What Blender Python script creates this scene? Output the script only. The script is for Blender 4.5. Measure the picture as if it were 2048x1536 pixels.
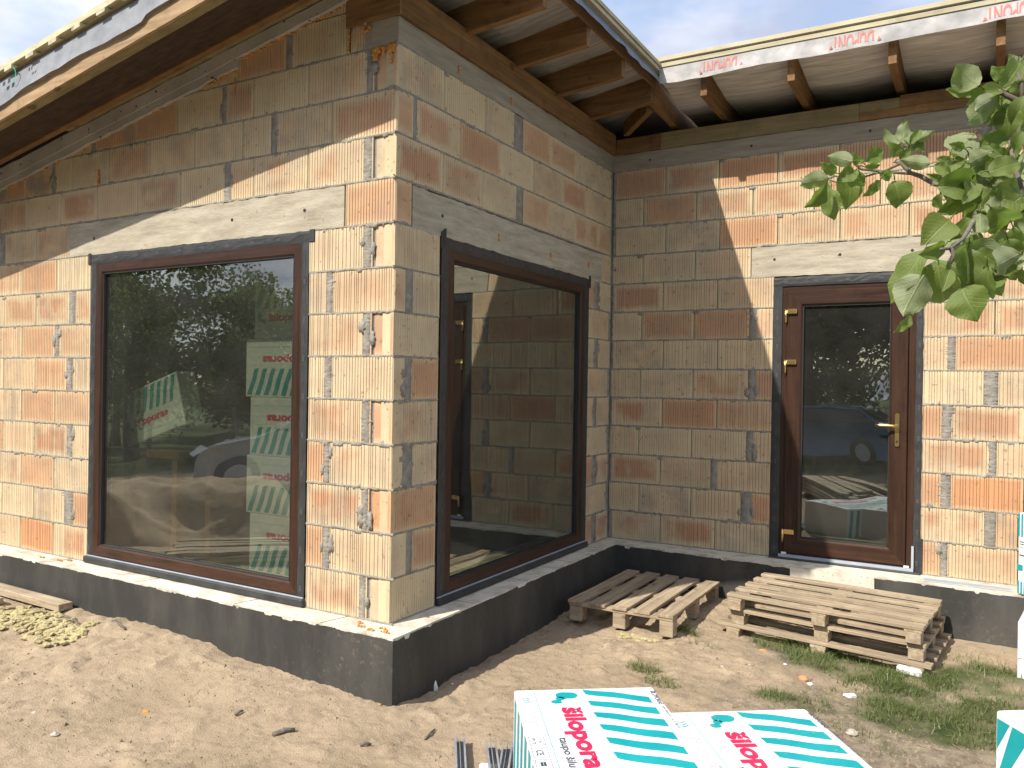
import bpy, bmesh, math, random
import numpy as np
from mathutils import Vector, Matrix
for o in list(bpy.data.objects): bpy.data.objects.remove(o, do_unlink=True)
random.seed(7); rng = np.random.default_rng(7)
scn = bpy.context.scene; C = scn.collection
R = math.radians
# ------------------------------------------------------------------ camera
CAM = Vector((2.8012, -3.5275, 1.3565)); YAW, PITCH, ROLL = -.5232, -.0006, .0156; FPX = 1597.26; DD = 3.079
fw = Vector((math.sin(YAW)*math.cos(PITCH), math.cos(YAW)*math.cos(PITCH), math.sin(PITCH)))
rt = Vector((math.cos(YAW), -math.sin(YAW), 0)); up = rt.cross(fw)
r2 = math.cos(ROLL)*rt + math.sin(ROLL)*up; u2 = -math.sin(ROLL)*rt + math.cos(ROLL)*up
cd = bpy.data.cameras.new('camera'); cam = bpy.data.objects.new('camera', cd); C.objects.link(cam)
M = Matrix((r2, u2, -fw)).transposed().to_4x4(); M.translation = CAM; cam.matrix_world = M
cd.sensor_width = 36; cd.lens = FPX/2048*36; cd.clip_start = .05; cd.clip_end = 1000
scn.camera = cam
# ------------------------------------------------------------------ sun and sky
SUN = Vector((.345, 1, -1.08)).normalized()            # direction the light travels
sd = bpy.data.lights.new('sun', 'SUN'); sd.energy = 4.0; sd.angle = R(.53); sd.color = (1, .93, .82)
so = bpy.data.objects.new('sun', sd); C.objects.link(so); so.rotation_euler = SUN.to_track_quat('-Z', 'Y').to_euler()
so.location = (-3, -8, 12)
world = bpy.data.worlds.new('World'); scn.world = world; world.use_nodes = True
nt = world.node_tree; nt.nodes.clear()
def N(t, ty, **k):
    n = t.nodes.new(ty)
    for a, b in k.items(): setattr(n, a, b)
    return n
sky = N(nt, 'ShaderNodeTexSky', sky_type='NISHITA', sun_disc=False)
sky.sun_elevation = math.asin(-SUN.z); sky.sun_rotation = math.atan2(-SUN.x, -SUN.y); sky.air_density = 1.0; sky.dust_density = 1.0
tc = N(nt, 'ShaderNodeTexCoord'); sep = N(nt, 'ShaderNodeSeparateXYZ'); nt.links.new(tc.outputs['Generated'], sep.inputs[0])
ad = N(nt, 'ShaderNodeMath', operation='ADD'); nt.links.new(sep.outputs['Z'], ad.inputs[0]); ad.inputs[1].default_value = .25
mx_ = N(nt, 'ShaderNodeMath', operation='MAXIMUM'); nt.links.new(ad.outputs[0], mx_.inputs[0]); mx_.inputs[1].default_value = .08
dv = N(nt, 'ShaderNodeVectorMath', operation='DIVIDE'); cmb = N(nt, 'ShaderNodeCombineXYZ')
for i in range(3): nt.links.new(mx_.outputs[0], cmb.inputs[i])
nt.links.new(tc.outputs['Generated'], dv.inputs[0]); nt.links.new(cmb.outputs[0], dv.inputs[1])
mp = N(nt, 'ShaderNodeMapping'); mp.inputs['Location'].default_value = (3.1, 1.7, 0); nt.links.new(dv.outputs[0], mp.inputs[0])
n1 = N(nt, 'ShaderNodeTexNoise'); n1.inputs['Scale'].default_value = 1.5; n1.inputs['Detail'].default_value = 7; n1.inputs['Roughness'].default_value = .55
nt.links.new(mp.outputs[0], n1.inputs['Vector'])
rp = N(nt, 'ShaderNodeValToRGB'); rp.color_ramp.elements[0].position = .40; rp.color_ramp.elements[1].position = .56
nt.links.new(n1.outputs['Fac'], rp.inputs[0])
n2 = N(nt, 'ShaderNodeTexNoise'); n2.inputs['Scale'].default_value = 2.3; n2.inputs['Detail'].default_value = 5
nt.links.new(mp.outputs[0], n2.inputs['Vector'])
rc = N(nt, 'ShaderNodeValToRGB'); e = rc.color_ramp.elements
e[0].position = .35; e[0].color = (2.3, 2.55, 3.3, 1); e[1].position = .68; e[1].color = (5.2, 5.35, 5.7, 1)
nt.links.new(n2.outputs['Fac'], rc.inputs[0])
bl = N(nt, 'ShaderNodeMix', data_type='RGBA'); nt.links.new(rp.outputs[0], bl.inputs['Factor'])
nt.links.new(sky.outputs[0], bl.inputs['A']); nt.links.new(rc.outputs[0], bl.inputs['B'])
bg = N(nt, 'ShaderNodeBackground'); bg.inputs['Strength'].default_value = 0.15; nt.links.new(bl.outputs['Result'], bg.inputs[0])
wo = N(nt, 'ShaderNodeOutputWorld'); nt.links.new(bg.outputs[0], wo.inputs[0])
vs = scn.view_settings; vs.view_transform = 'Standard'; vs.look = 'None'; vs.exposure = 0.77; vs.gamma = 1; vs.use_curve_mapping = False
scn.render.engine = 'CYCLES'; scn.cycles.max_bounces = 10; scn.cycles.diffuse_bounces = 6; scn.cycles.transparent_max_bounces = 12; scn.cycles.sample_clamp_indirect = 6
# ------------------------------------------------------------------ helpers
def ray(px, py):
    return fw + r2*((px-1024)/FPX) - u2*((py-768)/FPX)
def onz(px, py, z): d = ray(px, py); return CAM + d*((z-CAM.z)/d.z)
def ony(px, py, y): d = ray(px, py); return CAM + d*((y-CAM.y)/d.y)
def atd(px, py, t): return CAM + ray(px, py)*t
class MB:
    def __init__(s): s.v = []; s.f = []
    def add(s, vs, fs):
        b = len(s.v); s.v += [tuple(v) for v in vs]; s.f += [tuple(i+b for i in f) for f in fs]; return s
    def box(s, x0, x1, y0, y1, z0, z1):
        return s.add([(x0,y0,z0),(x1,y0,z0),(x1,y1,z0),(x0,y1,z0),(x0,y0,z1),(x1,y0,z1),(x1,y1,z1),(x0,y1,z1)],
            [(0,3,2,1),(4,5,6,7),(0,1,5,4),(1,2,6,5),(2,3,7,6),(3,0,4,7)])
    def hexa(s, p):   # 8 points, order like box
        return s.add(p, [(0,3,2,1),(4,5,6,7),(0,1,5,4),(1,2,6,5),(2,3,7,6),(3,0,4,7)])
    def bar(s, a, b, w, h, roll=0):   # rectangular bar between two points; h vertical-ish
        a = Vector(a); b = Vector(b); d = (b-a).normalized(); sx = d.cross(Vector((0,0,1)))
        if sx.length < 1e-4: sx = Vector((1,0,0))
        sx.normalize(); sz = sx.cross(d)
        if roll: q = Matrix.Rotation(roll, 3, d); sx = q@sx; sz = q@sz
        P = []
        for dz in (-h/2, h/2):
            P += [a-sx*w/2+sz*dz, a+sx*w/2+sz*dz, b+sx*w/2+sz*dz, b-sx*w/2+sz*dz]
        return s.hexa([tuple(p) for p in P])
    def tube(s, pts, rad, n=8):
        pts = [Vector(p) for p in pts]; rs = rad if isinstance(rad, (list, tuple)) else [rad]*len(pts); b = len(s.v)
        for i, p in enumerate(pts):
            d = (pts[min(i+1, len(pts)-1)] - pts[max(i-1, 0)]).normalized(); a = d.orthogonal().normalized()
            if abs(d.z) < .9: a = d.cross(Vector((0,0,1))).normalized()
            c = d.cross(a)
            for k in range(n): t = 2*math.pi*k/n; s.v.append(tuple(p + a*rs[i]*math.cos(t) + c*rs[i]*math.sin(t)))
        for i in range(len(pts)-1):
            for k in range(n): s.f.append((b+i*n+k, b+i*n+(k+1)%n, b+(i+1)*n+(k+1)%n, b+(i+1)*n+k))
        s.f.append(tuple(b+k for k in range(n))[::-1]); s.f.append(tuple(b+(len(pts)-1)*n+k for k in range(n))); return s
    def mesh(s, name='mesh', smooth=False):
        m = bpy.data.meshes.new(name); m.from_pydata(s.v, [], s.f); m.update()
        if smooth: m.polygons.foreach_set('use_smooth', [True]*len(m.polygons))
        return m
    def build(s, name, mat, parent=None, smooth=False, bevel=0):
        o = link(name, s.mesh(name, smooth), mat, parent)
        if bevel:
            b = o.modifiers.new('bevel', 'BEVEL'); b.width = bevel; b.segments = 1; b.limit_method = 'ANGLE'
        return o
def link(name, mesh, mat=None, parent=None):
    o = bpy.data.objects.new(name, mesh); C.objects.link(o)
    if mat and mesh is not None and not mesh.materials: mesh.materials.append(mat)
    if parent: o.parent = parent
    return o
def tag(o, label=None, cat=None, group=None, kind=None):
    if label: o['label'] = label
    if cat: o['category'] = cat
    if group: o['group'] = group
    if kind: o['kind'] = kind
    return o
def empty(name, loc=(0,0,0), rz=0, label=None, cat=None, group=None):
    o = bpy.data.objects.new(name, None); C.objects.link(o); o.location = loc; o.rotation_euler = (0,0,rz)
    o.empty_display_size = .1
    return tag(o, label, cat, group)
def copy_tree(o, parent=None):
    c = o.copy(); C.objects.link(c); c.parent = parent
    for ch in list(o.children): copy_tree(ch, c)
    return c
# value noise (numpy)
_lat = rng.random((512, 512))
def vnoise(x, y, s, o=0):
    x = np.asarray(x)*s + 37.3*o + 100; y = np.asarray(y)*s + 91.7*o + 100
    xi = np.floor(x).astype(int); yi = np.floor(y).astype(int); fx = x-xi; fy = y-yi
    fx = fx*fx*(3-2*fx); fy = fy*fy*(3-2*fy)
    g = lambda a, b: _lat[a % 512, b % 512]
    return (g(xi,yi)*(1-fx)+g(xi+1,yi)*fx)*(1-fy) + (g(xi,yi+1)*(1-fx)+g(xi+1,yi+1)*fx)*fy - .5
# ------------------------------------------------------------------ materials
class Mat:
    def __init__(s, name, rough=.8, spec=.3):
        s.m = bpy.data.materials.new(name); s.m.use_nodes = True; s.t = s.m.node_tree
        s.b = s.t.nodes['Principled BSDF']; s.b.inputs['Roughness'].default_value = rough
        s.b.inputs['Specular IOR Level'].default_value = spec; s.tc = N(s.t, 'ShaderNodeTexCoord')
    def L(s, a, b): s.t.links.new(a, b)
    def map(s, scale=(1,1,1), src='Object', loc=(0,0,0)):
        m = N(s.t, 'ShaderNodeMapping'); m.inputs['Scale'].default_value = scale; m.inputs['Location'].default_value = loc
        s.L(s.tc.outputs[src], m.inputs[0]); return m.outputs[0]
    def noise(s, scale, vec=None, detail=4, rough=.55, dist=0):
        n = N(s.t, 'ShaderNodeTexNoise'); n.inputs['Scale'].default_value = scale; n.inputs['Detail'].default_value = detail
        n.inputs['Roughness'].default_value = rough; n.inputs['Distortion'].default_value = dist
        s.L(vec if vec is not None else s.tc.outputs['Object'], n.inputs['Vector']); return n.outputs['Fac']
    def ramp(s, f, *st):
        r = N(s.t, 'ShaderNodeValToRGB'); el = r.color_ramp.elements
        while len(el) < len(st): el.new(.5)
        for q, (p, c) in zip(el, st): q.position = p; q.color = (c, c, c, 1) if not isinstance(c, tuple) else (*c, 1)
        s.L(f, r.inputs[0]); return r.outputs[0]
    def mix(s, f, a, b, mode='MIX'):
        n = N(s.t, 'ShaderNodeMix', data_type='RGBA', blend_type=mode)
        for k, v in (('Factor', f), ('A', a), ('B', b)):
            i = n.inputs[k]
            if isinstance(v, (int, float)): i.default_value = v
            elif isinstance(v, tuple): i.default_value = (*v, 1)
            else: s.L(v, i)
        return n.outputs['Result']
    def math(s, op, a, b=0, c=0, clamp=False):
        n = N(s.t, 'ShaderNodeMath', operation=op, use_clamp=clamp)
        for i, v in enumerate((a, b, c)):
            if isinstance(v, (int, float)): n.inputs[i].default_value = v
            else: s.L(v, n.inputs[i])
        return n.outputs[0]
    def color(s, c):
        if isinstance(c, tuple): s.b.inputs['Base Color'].default_value = (*c, 1)
        else: s.L(c, s.b.inputs['Base Color'])
    def bump(s, h, strength=.5, dist=.01):
        n = N(s.t, 'ShaderNodeBump'); n.inputs['Strength'].default_value = strength; n.inputs['Distance'].default_value = dist
        s.L(h, n.inputs['Height']); s.L(n.outputs[0], s.b.inputs['Normal']); return s
MT = {}
# fired clay block: object colour r = redness, g = strength of the pink heart, b = mortar soiling
q = Mat('clay_block', .9, .15); oi = N(q.t, 'ShaderNodeObjectInfo'); sc = N(q.t, 'ShaderNodeSeparateColor'); q.L(oi.outputs['Color'], sc.inputs[0])
va = N(q.t, 'ShaderNodeVectorMath', operation='ADD'); q.L(q.tc.outputs['Object'], va.inputs[0])
vm = N(q.t, 'ShaderNodeVectorMath', operation='SCALE'); q.L(oi.outputs['Location'], vm.inputs[0]); vm.inputs['Scale'].default_value = 3.7
q.L(vm.outputs[0], va.inputs[1]); V = va.outputs[0]
gs = N(q.t, 'ShaderNodeSeparateXYZ'); q.L(q.tc.outputs['Generated'], gs.inputs[0])
dx = q.math('MINIMUM', gs.outputs['X'], q.math('SUBTRACT', 1, gs.outputs['X'])); dz = q.math('MINIMUM', gs.outputs['Z'], q.math('SUBTRACT', 1, gs.outputs['Z']))
dm = q.math('MINIMUM', q.math('MULTIPLY', dx, 1.9), dz)
dn = q.math('ADD', dm, q.math('MULTIPLY', q.math('SUBTRACT', q.noise(6, V, 3), .5), .22))
heart = q.ramp(dn, (.07, 0.), (.25, 1.))
dn2 = q.math('ADD', q.noise(4.5, V, 2), q.math('MULTIPLY', q.math('SUBTRACT', oi.outputs['Random'], .5), .25))
heart = q.math('MULTIPLY', heart, q.ramp(dn2, (.36, .15), (.56, 1.)))
heart = q.math('MULTIPLY', heart, sc.outputs['Green'])
base = q.mix(sc.outputs['Red'], (.62, .515, .34), (.55, .28, .14))
edge = q.ramp(dn, (.03, 1.), (.12, 0.)); base = q.mix(q.math('MULTIPLY', edge, .5), base, (.66, .54, .34)); base = q.mix(heart, base, (.51, .295, .175))
gm = N(q.t, 'ShaderNodeMapping'); gm.inputs['Scale'].default_value = (70, 10, 3); q.L(V, gm.inputs[0])
base = q.mix(.10, base, q.ramp(q.noise(1, gm.outputs[0], 2), (.3, .25), (.7, .9)), 'MULTIPLY')
base = q.mix(.35, base, q.ramp(q.noise(3, V, 4), (.3, .6), (.7, 1.)), 'MULTIPLY')
spk = q.ramp(q.noise(30, V, 2), (.66, 0.), (.69, 1.)); base = q.mix(q.math('MULTIPLY', spk, .55), base, (.2, .13, .08))
soil = q.math('MULTIPLY', q.ramp(q.noise(5, V, 5, .65), (.42, 0.), (.58, 1.)), sc.outputs['Blue'])
base = q.mix(soil, base, (.25, .23, .2)); q.color(base)
q.bump(q.math('ADD', q.noise(1, gm.outputs[0], 2), q.math('MULTIPLY', q.noise(90, V, 3), .5)), .25, .003); MT['brick'] = q.m
def simple(name, c0, c1, scale=8, rough=.85, bump=.3, bd=.004, bs=60, spec=.3, vec=None):
    q = Mat(name, rough, spec); v = q.map(vec) if vec else None
    col = q.mix(q.ramp(q.noise(scale, v, 6, .6), (.3, 0.), (.7, 1.)), c0, c1); q.color(col)
    if bump: q.bump(q.noise(bs, v, 4, .6), bump, bd)
    MT[name] = q.m; return q
simple('mortar', (.20, .18, .155), (.30, .275, .24), 12, .95, .8, .006, 70)
simple('mortar_fresh', (.17, .155, .135), (.33, .305, .265), 18, .95, .9, .008, 50)
q = Mat('concrete', .9, .2); n = q.noise(2.6, q.map((1, 1, 7)), 9, .75); c = q.mix(q.ramp(n, (.3, 0.), (.68, 1.)), (.24, .21, .155), (.50, .455, .365))
pits = q.ramp(q.noise(38, None, 2), (.70, 0.), (.73, 1.)); c = q.mix(q.math('MULTIPLY', pits, .6), c, (.09, .08, .07)); q.color(c)
q.bump(q.math('SUBTRACT', q.noise(45, q.map((1, 1, 3)), 5, .65), pits), .5, .006); MT['concrete'] = q.m
q = Mat('ring_concrete', .9, .2); n = q.noise(2.4, q.map((1, 1, 9)), 9, .72); q.color(q.mix(q.ramp(n, (.3, 0.), (.7, 1.)), (.20, .175, .135), (.37, .325, .255)))
q.bump(q.noise(40, None, 5, .6), .4, .005); MT['ring_concrete'] = q.m
q = Mat('gable_concrete', .9, .2); n = q.noise(3, None, 6, .6); c = q.mix(q.ramp(n, (.3, 0.), (.7, 1.)), (.30, .28, .25), (.44, .42, .38))
pits = q.ramp(q.noise(24, None, 1), (.70, 0.), (.74, 1.)); c = q.mix(pits, c, (.07, .06, .05)); q.color(c); q.bump(q.math('SUBTRACT', q.noise(40, None, 4), pits), .5, .008); MT['gable_concrete'] = q.m
q = Mat('ledge', .9, .2); c = q.mix(q.ramp(q.noise(7, None, 6, .65), (.32, 0.), (.55, 1.)), (.36, .31, .25), (.60, .565, .48))
sp = q.ramp(q.noise(45, None, 2), (.66, 0.), (.7, 1.)); c = q.mix(q.math('MULTIPLY', sp, .6), c, (.2, .16, .11)); q.color(c); q.bump(q.noise(30, None, 5, .6), .6, .008); MT['ledge'] = q.m
q = Mat('bitumen', .62, .35); st = q.ramp(q.noise(2.4, q.map((1, 1, .35)), 6, .65), (.42, 0.), (.75, 1.)); c = q.mix(st, (.036, .036, .034), (.085, .082, .074))
du = q.ramp(q.noise(34, None, 5, .7), (.57, 0.), (.66, 1.)); dm_ = q.ramp(q.noise(1.3, None, 3), (.5, 0.), (.62, 1.)); c = q.mix(q.math('MULTIPLY', q.math('MULTIPLY', du, dm_), .3), c, (.26, .21, .15)); q.color(c)
q.bump(q.noise(16, q.map((1, 1, .5)), 5, .6), .45, .006); MT['bitumen'] = q.m
def wood(name, c0, c1, axis='x', rough=.75, knot=True):
    q = Mat(name, rough, .25); sc_ = {'x': (1.2, 22, 22), 'y': (22, 1.2, 22), 'z': (22, 22, 1.2)}[axis]
    v = q.map(sc_); g = q.noise(1.6, v, 5, .6, .6); c = q.mix(q.ramp(g, (.3, 0.), (.68, 1.)), c0, c1)
    big = q.noise(2.2, None, 3); c = q.mix(.5, c, q.ramp(big, (.3, .55), (.7, 1.)), 'MULTIPLY'); oi_ = N(q.t, 'ShaderNodeObjectInfo'); c = q.mix(.45, c, q.ramp(oi_.outputs['Random'], (0., .55), (1., 1.)), 'MULTIPLY'); st_ = q.ramp(q.noise(9, None, 6, .7), (.52, 0.), (.66, 1.)); c = q.mix(q.math('MULTIPLY', st_, .35), c, tuple(x*.4 for x in c0))
    if knot:
        k = q.ramp(q.noise(5.5, q.map(tuple(1.6 if s > 10 else .8 for s in sc_)), 1), (.72, 0.), (.76, 1.)); c = q.mix(q.math('MULTIPLY', k, .7), c, tuple(x*.35 for x in c0))
    q.color(c); q.bump(g, .35, .003); MT[name] = q.m
for ax in 'xyz':
    wood('timber_'+ax, (.17, .088, .036), (.32, .18, .075), ax)
    wood('pale_'+ax, (.48, .42, .26), (.66, .60, .42), ax)
    wood('grey_'+ax, (.27, .205, .135), (.55, .45, .32), ax)
    wood('foil_'+ax, (.034, .017, .011), (.074, .036, .023), ax, .38, False)
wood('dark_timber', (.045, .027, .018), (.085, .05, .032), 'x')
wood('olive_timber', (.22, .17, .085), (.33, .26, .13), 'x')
q = simple('tape', (.022, .023, .024), (.045, .047, .048), 9, .5, .5, .006, 9, .4)
simple('tape_print', (.07, .075, .08), (.09, .095, .10), 9, .6, 0)
simple('gasket', (.02, .02, .02), (.03, .03, .03), 9, .6, 0)
simple('bead', (.30, .32, .28), (.42, .44, .38), 9, .4, 0)
q = Mat('brass', .28, .5); q.b.inputs['Metallic'].default_value = 1; q.color(q.mix(q.noise(20), (.62, .42, .17), (.78, .56, .26))); MT['brass'] = q.m
q = Mat('galvanised', .4, .5); q.b.inputs['Metallic'].default_value = .25; q.color(q.mix(q.ramp(q.noise(14), (.35, 0.), (.65, 1.)), (.24, .255, .28), (.36, .38, .41))); MT['steel'] = q.m
simple('metal_strip', (.32, .36, .42), (.42, .46, .52), 9, .4, 0)
q = Mat('pu_foam', .75, .3); q.color(q.mix(q.ramp(q.noise(30), (.35, 0.), (.65, 1.)), (.40, .15, .03), (.62, .30, .07))); q.bump(q.noise(60), .7, .01); MT['foam'] = q.m
simple('wool', (.34, .29, .15), (.52, .46, .26), 25, .95, .9, .02, 60)
def sheet(name, c0, c1, rough=.6):
    q = Mat(name, rough, .3); q.color(q.mix(q.ramp(q.noise(9, None, 5), (.3, 0.), (.7, 1.)), c0, c1)); q.bump(q.noise(14, None, 4), .5, .01)
    ts = N(q.t, 'ShaderNodeBsdfTranslucent'); ts.inputs[0].default_value = (*c1, 1); ms = N(q.t, 'ShaderNodeMixShader'); ms.inputs[0].default_value = .25
    q.L(q.b.outputs[0], ms.inputs[1]); q.L(ts.outputs[0], ms.inputs[2]); q.L(ms.outputs[0], q.t.nodes['Material Output'].inputs[0]); MT[name] = q.m
sheet('membrane_white', (.32, .32, .32), (.56, .55, .54)); sheet('membrane_grey', (.24, .26, .29), (.36, .38, .41)); sheet('membrane_blue', (.16, .19, .24), (.27, .31, .38))
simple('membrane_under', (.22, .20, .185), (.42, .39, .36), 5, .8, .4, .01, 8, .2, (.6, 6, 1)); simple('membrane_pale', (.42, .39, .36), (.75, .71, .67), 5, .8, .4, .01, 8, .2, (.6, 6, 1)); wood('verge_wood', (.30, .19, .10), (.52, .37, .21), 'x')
simple('void', (.03, .03, .03), (.05, .05, .05), 5, .9, 0)  # near-black colour standing in for shade in the verge gap and attic
simple('red_print', (.42, .12, .10), (.56, .2, .17), 9, .7, 0); simple('green_print', (.02, .3, .2), (.03, .38, .26), 9, .7, 0); simple('black_print', (.05, .05, .055), (.07, .07, .075), 9, .7, 0)
q = Mat('film_white', .38, .45); c = q.mix(q.ramp(q.noise(3, None, 4), (.3, 0.), (.7, 1.)), (.70, .73, .75), (.80, .82, .83))
sp = q.ramp(q.noise(42, None, 2), (.70, 0.), (.73, 1.)); c = q.mix(q.math('MULTIPLY', sp, .5), c, (.35, .33, .3)); q.color(c); q.bump(q.math('ADD', q.noise(1.1, q.map((30, 2, 2)), 4), q.noise(7, None, 3, .5, 1.5)), .55, .012); MT['film'] = q.m
simple('teal', (.0, .27, .30), (.012, .34, .37), 5, .4, 0, spec=.45); simple('magenta', (.66, .02, .08), (.72, .03, .1), 5, .4, 0); simple('ink', (.05, .06, .08), (.07, .08, .1), 5, .45, 0)
simple('film_lavender', (.6, .58, .66), (.75, .73, .8), 4, .3, .5, .01, 10, .5)
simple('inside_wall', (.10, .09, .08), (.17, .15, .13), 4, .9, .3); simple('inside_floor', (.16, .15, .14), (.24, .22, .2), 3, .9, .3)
simple('stone', (.3, .27, .23), (.48, .43, .37), 20, .9, .5); simple('litter', (.7, .7, .68), (.85, .85, .83), 20, .8, .5); simple('brick_chip', (.5, .2, .1), (.6, .27, .15), 20, .9, .6)
simple('bark', (.10, .085, .07), (.20, .175, .145), 30, .9, .8, .01, 40, .2, (1, 1, .3))
# glass: clear pane that mirrors by angle
q = Mat('glass', .0, .5); t = q.t; g = N(t, 'ShaderNodeBsdfGlossy'); g.inputs['Roughness'].default_value = .0; g.inputs['Color'].default_value = (.93, .97, .95, 1)
tr = N(t, 'ShaderNodeBsdfTransparent'); tr.inputs[0].default_value = (.66, .68, .62, 1)
fr = N(t, 'ShaderNodeFresnel'); gb_ = N(t, 'ShaderNodeNewGeometry'); q.L(q.math('MULTIPLY_ADD', gb_.outputs['Backfacing'], 1/1.75-1.75, 1.75), fr.inputs['IOR']); ff = q.math('MULTIPLY', fr.outputs[0], 2.0, 0, True)
bp = N(t, 'ShaderNodeBump'); bp.inputs['Strength'].default_value = .05; bp.inputs['Distance'].default_value = .05; q.L(q.noise(1.6, None, 1), bp.inputs['Height']); q.L(bp.outputs[0], g.inputs['Normal'])
ms = N(t, 'ShaderNodeMixShader'); q.L(ff, ms.inputs[0]); q.L(tr.outputs[0], ms.inputs[1]); q.L(g.outputs[0], ms.inputs[2]); df = N(t, 'ShaderNodeBsdfDiffuse'); df.inputs[0].default_value = (.7, .69, .65, 1); m2 = N(t, 'ShaderNodeMixShader'); q.L(q.math('MULTIPLY', q.ramp(q.noise(2.5, None, 7, .7), (.3, .3), (.75, 1.)), .026), m2.inputs[0]); q.L(ms.outputs[0], m2.inputs[1]); q.L(df.outputs[0], m2.inputs[2]); q.L(m2.outputs[0], t.nodes['Material Output'].inputs[0]); MT['glass'] = q.m
# ground: sand, mixed with dry soil and turf by a vertex mask
q = Mat('ground', .95, .15); at = N(q.t, 'ShaderNodeAttribute'); at.attribute_name = 'cover'; sp_ = N(q.t, 'ShaderNodeSeparateColor'); q.L(at.outputs['Color'], sp_.inputs[0])
sand = q.mix(q.ramp(q.noise(1.7, None, 6, .6), (.3, 0.), (.7, 1.)), (.34, .265, .18), (.49, .385, .27))
sand = q.mix(q.ramp(q.noise(55, None, 4, .7), (.60, 0.), (.72, 1.)), sand, (.24, .185, .13))
soil = q.mix(q.ramp(q.noise(14, None, 6, .7), (.35, 0.), (.65, 1.)), (.17, .135, .10), (.36, .295, .22))
soil = q.mix(q.ramp(q.noise(50, q.map((1, .4, 1)), 4, .7), (.55, 0.), (.62, 1.)), soil, (.38, .31, .2))
turf = q.mix(q.ramp(q.noise(9, None, 5), (.35, 0.), (.65, 1.)), (.035, .055, .018), (.09, .12, .04))
sand = q.mix(q.math('MULTIPLY', q.ramp(q.noise(7, None, 7, .75), (.50, 0.), (.62, 1.)), .55), sand, (.235, .18, .125)); c = q.mix(sp_.outputs['Red'], sand, soil); c = q.mix(sp_.outputs['Green'], c, turf); q.color(c)
q.bump(q.math('ADD', q.noise(120, None, 5, .7), q.math('MULTIPLY', q.noise(30, None, 6, .75), 1.8)), .85, .008); MT['ground'] = q.m
def leafmat(name, top, under, tr=.35):
    q = Mat(name, .42, .4); geo = N(q.t, 'ShaderNodeNewGeometry'); oi = N(q.t, 'ShaderNodeObjectInfo')
    n = q.ramp(q.noise(30, None, 4), (.3, 0.), (.7, 1.)); a = q.mix(n, tuple(x*.75 for x in top), top); b = q.mix(n, tuple(x*.8 for x in under), under)
    gen = N(q.t, 'ShaderNodeSeparateXYZ'); q.L(q.tc.outputs['Generated'], gen.inputs[0])
    rib = q.math('ABSOLUTE', q.math('SUBTRACT', gen.outputs['X'], .5)); rb = q.ramp(rib, (.0, 1.), (.035, 0.))
    vw = N(q.t, 'ShaderNodeTexWave', wave_type='BANDS', bands_direction='Y'); vw.inputs['Scale'].default_value = 2.6; vw.inputs['Distortion'].default_value = 0
    vv = N(q.t, 'ShaderNodeCombineXYZ'); q.L(q.math('SUBTRACT', gen.outputs['Y'], q.math('MULTIPLY', rib, .8)), vv.inputs[1]); q.L(vv.outputs[0], vw.inputs['Vector'])
    vein = q.math('MAXIMUM', rb, q.math('MULTIPLY', q.ramp(vw.outputs['Fac'], (.9, 0.), (1., 1.)), .45))
    c = q.mix(geo.outputs['Backfacing'], a, b); c = q.mix(q.math('MULTIPLY', oi.outputs['Random'], .4), c, (.16, .18, .035)); c = q.mix(q.math('MULTIPLY', vein, .6), c, (.30, .36, .16)); q.color(c)
    q.bump(q.math('SUBTRACT', q.noise(40, None, 3), vein), .4, .003)
    ts = N(q.t, 'ShaderNodeBsdfTranslucent'); q.L(q.mix(.0, (.20, .32, .04), c), ts.inputs[0]); ms = N(q.t, 'ShaderNodeMixShader'); ms.inputs[0].default_value = tr
    q.L(q.b.outputs[0], ms.inputs[1]); q.L(ts.outputs[0], ms.inputs[2]); q.L(ms.outputs[0], q.t.nodes['Material Output'].inputs[0]); MT[name] = q.m
leafmat('leaf', (.165, .23, .055), (.38, .42, .26), .42); leafmat('grass', (.105, .145, .05), (.13, .17, .065), .3)
q = Mat('tree_foliage', .6, .3); q.color(q.mix(q.ramp(q.noise(1.3, None, 3), (.35, 0.), (.65, 1.)), (.07, .10, .03), (.17, .21, .07))); ts = N(q.t, 'ShaderNodeBsdfTranslucent'); ts.inputs[0].default_value = (.16, .2, .05, 1); ms = N(q.t, 'ShaderNodeMixShader'); ms.inputs[0].default_value = .4; q.L(q.b.outputs[0], ms.inputs[1]); q.L(ts.outputs[0], ms.inputs[2]); q.L(ms.outputs[0], q.t.nodes['Material Output'].inputs[0]); MT['foliage'] = q.m
simple('crumb', (.13, .095, .065), (.38, .30, .21), 9, .95, .4)
def paint(name, c, r=.25):
    q = Mat(name, r, .5); q.color(c); q.b.inputs['Coat Weight'].default_value = .6; MT[name] = q.m
paint('car_silver', (.34, .36, .38)); paint('car_blue', (.03, .10, .20)); paint('car_glass', (.01, .012, .015), .05); paint('tyre', (.02, .02, .02), .8); paint('rim', (.4, .4, .42), .3); paint('lamp', (.6, .62, .62), .08)
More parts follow.
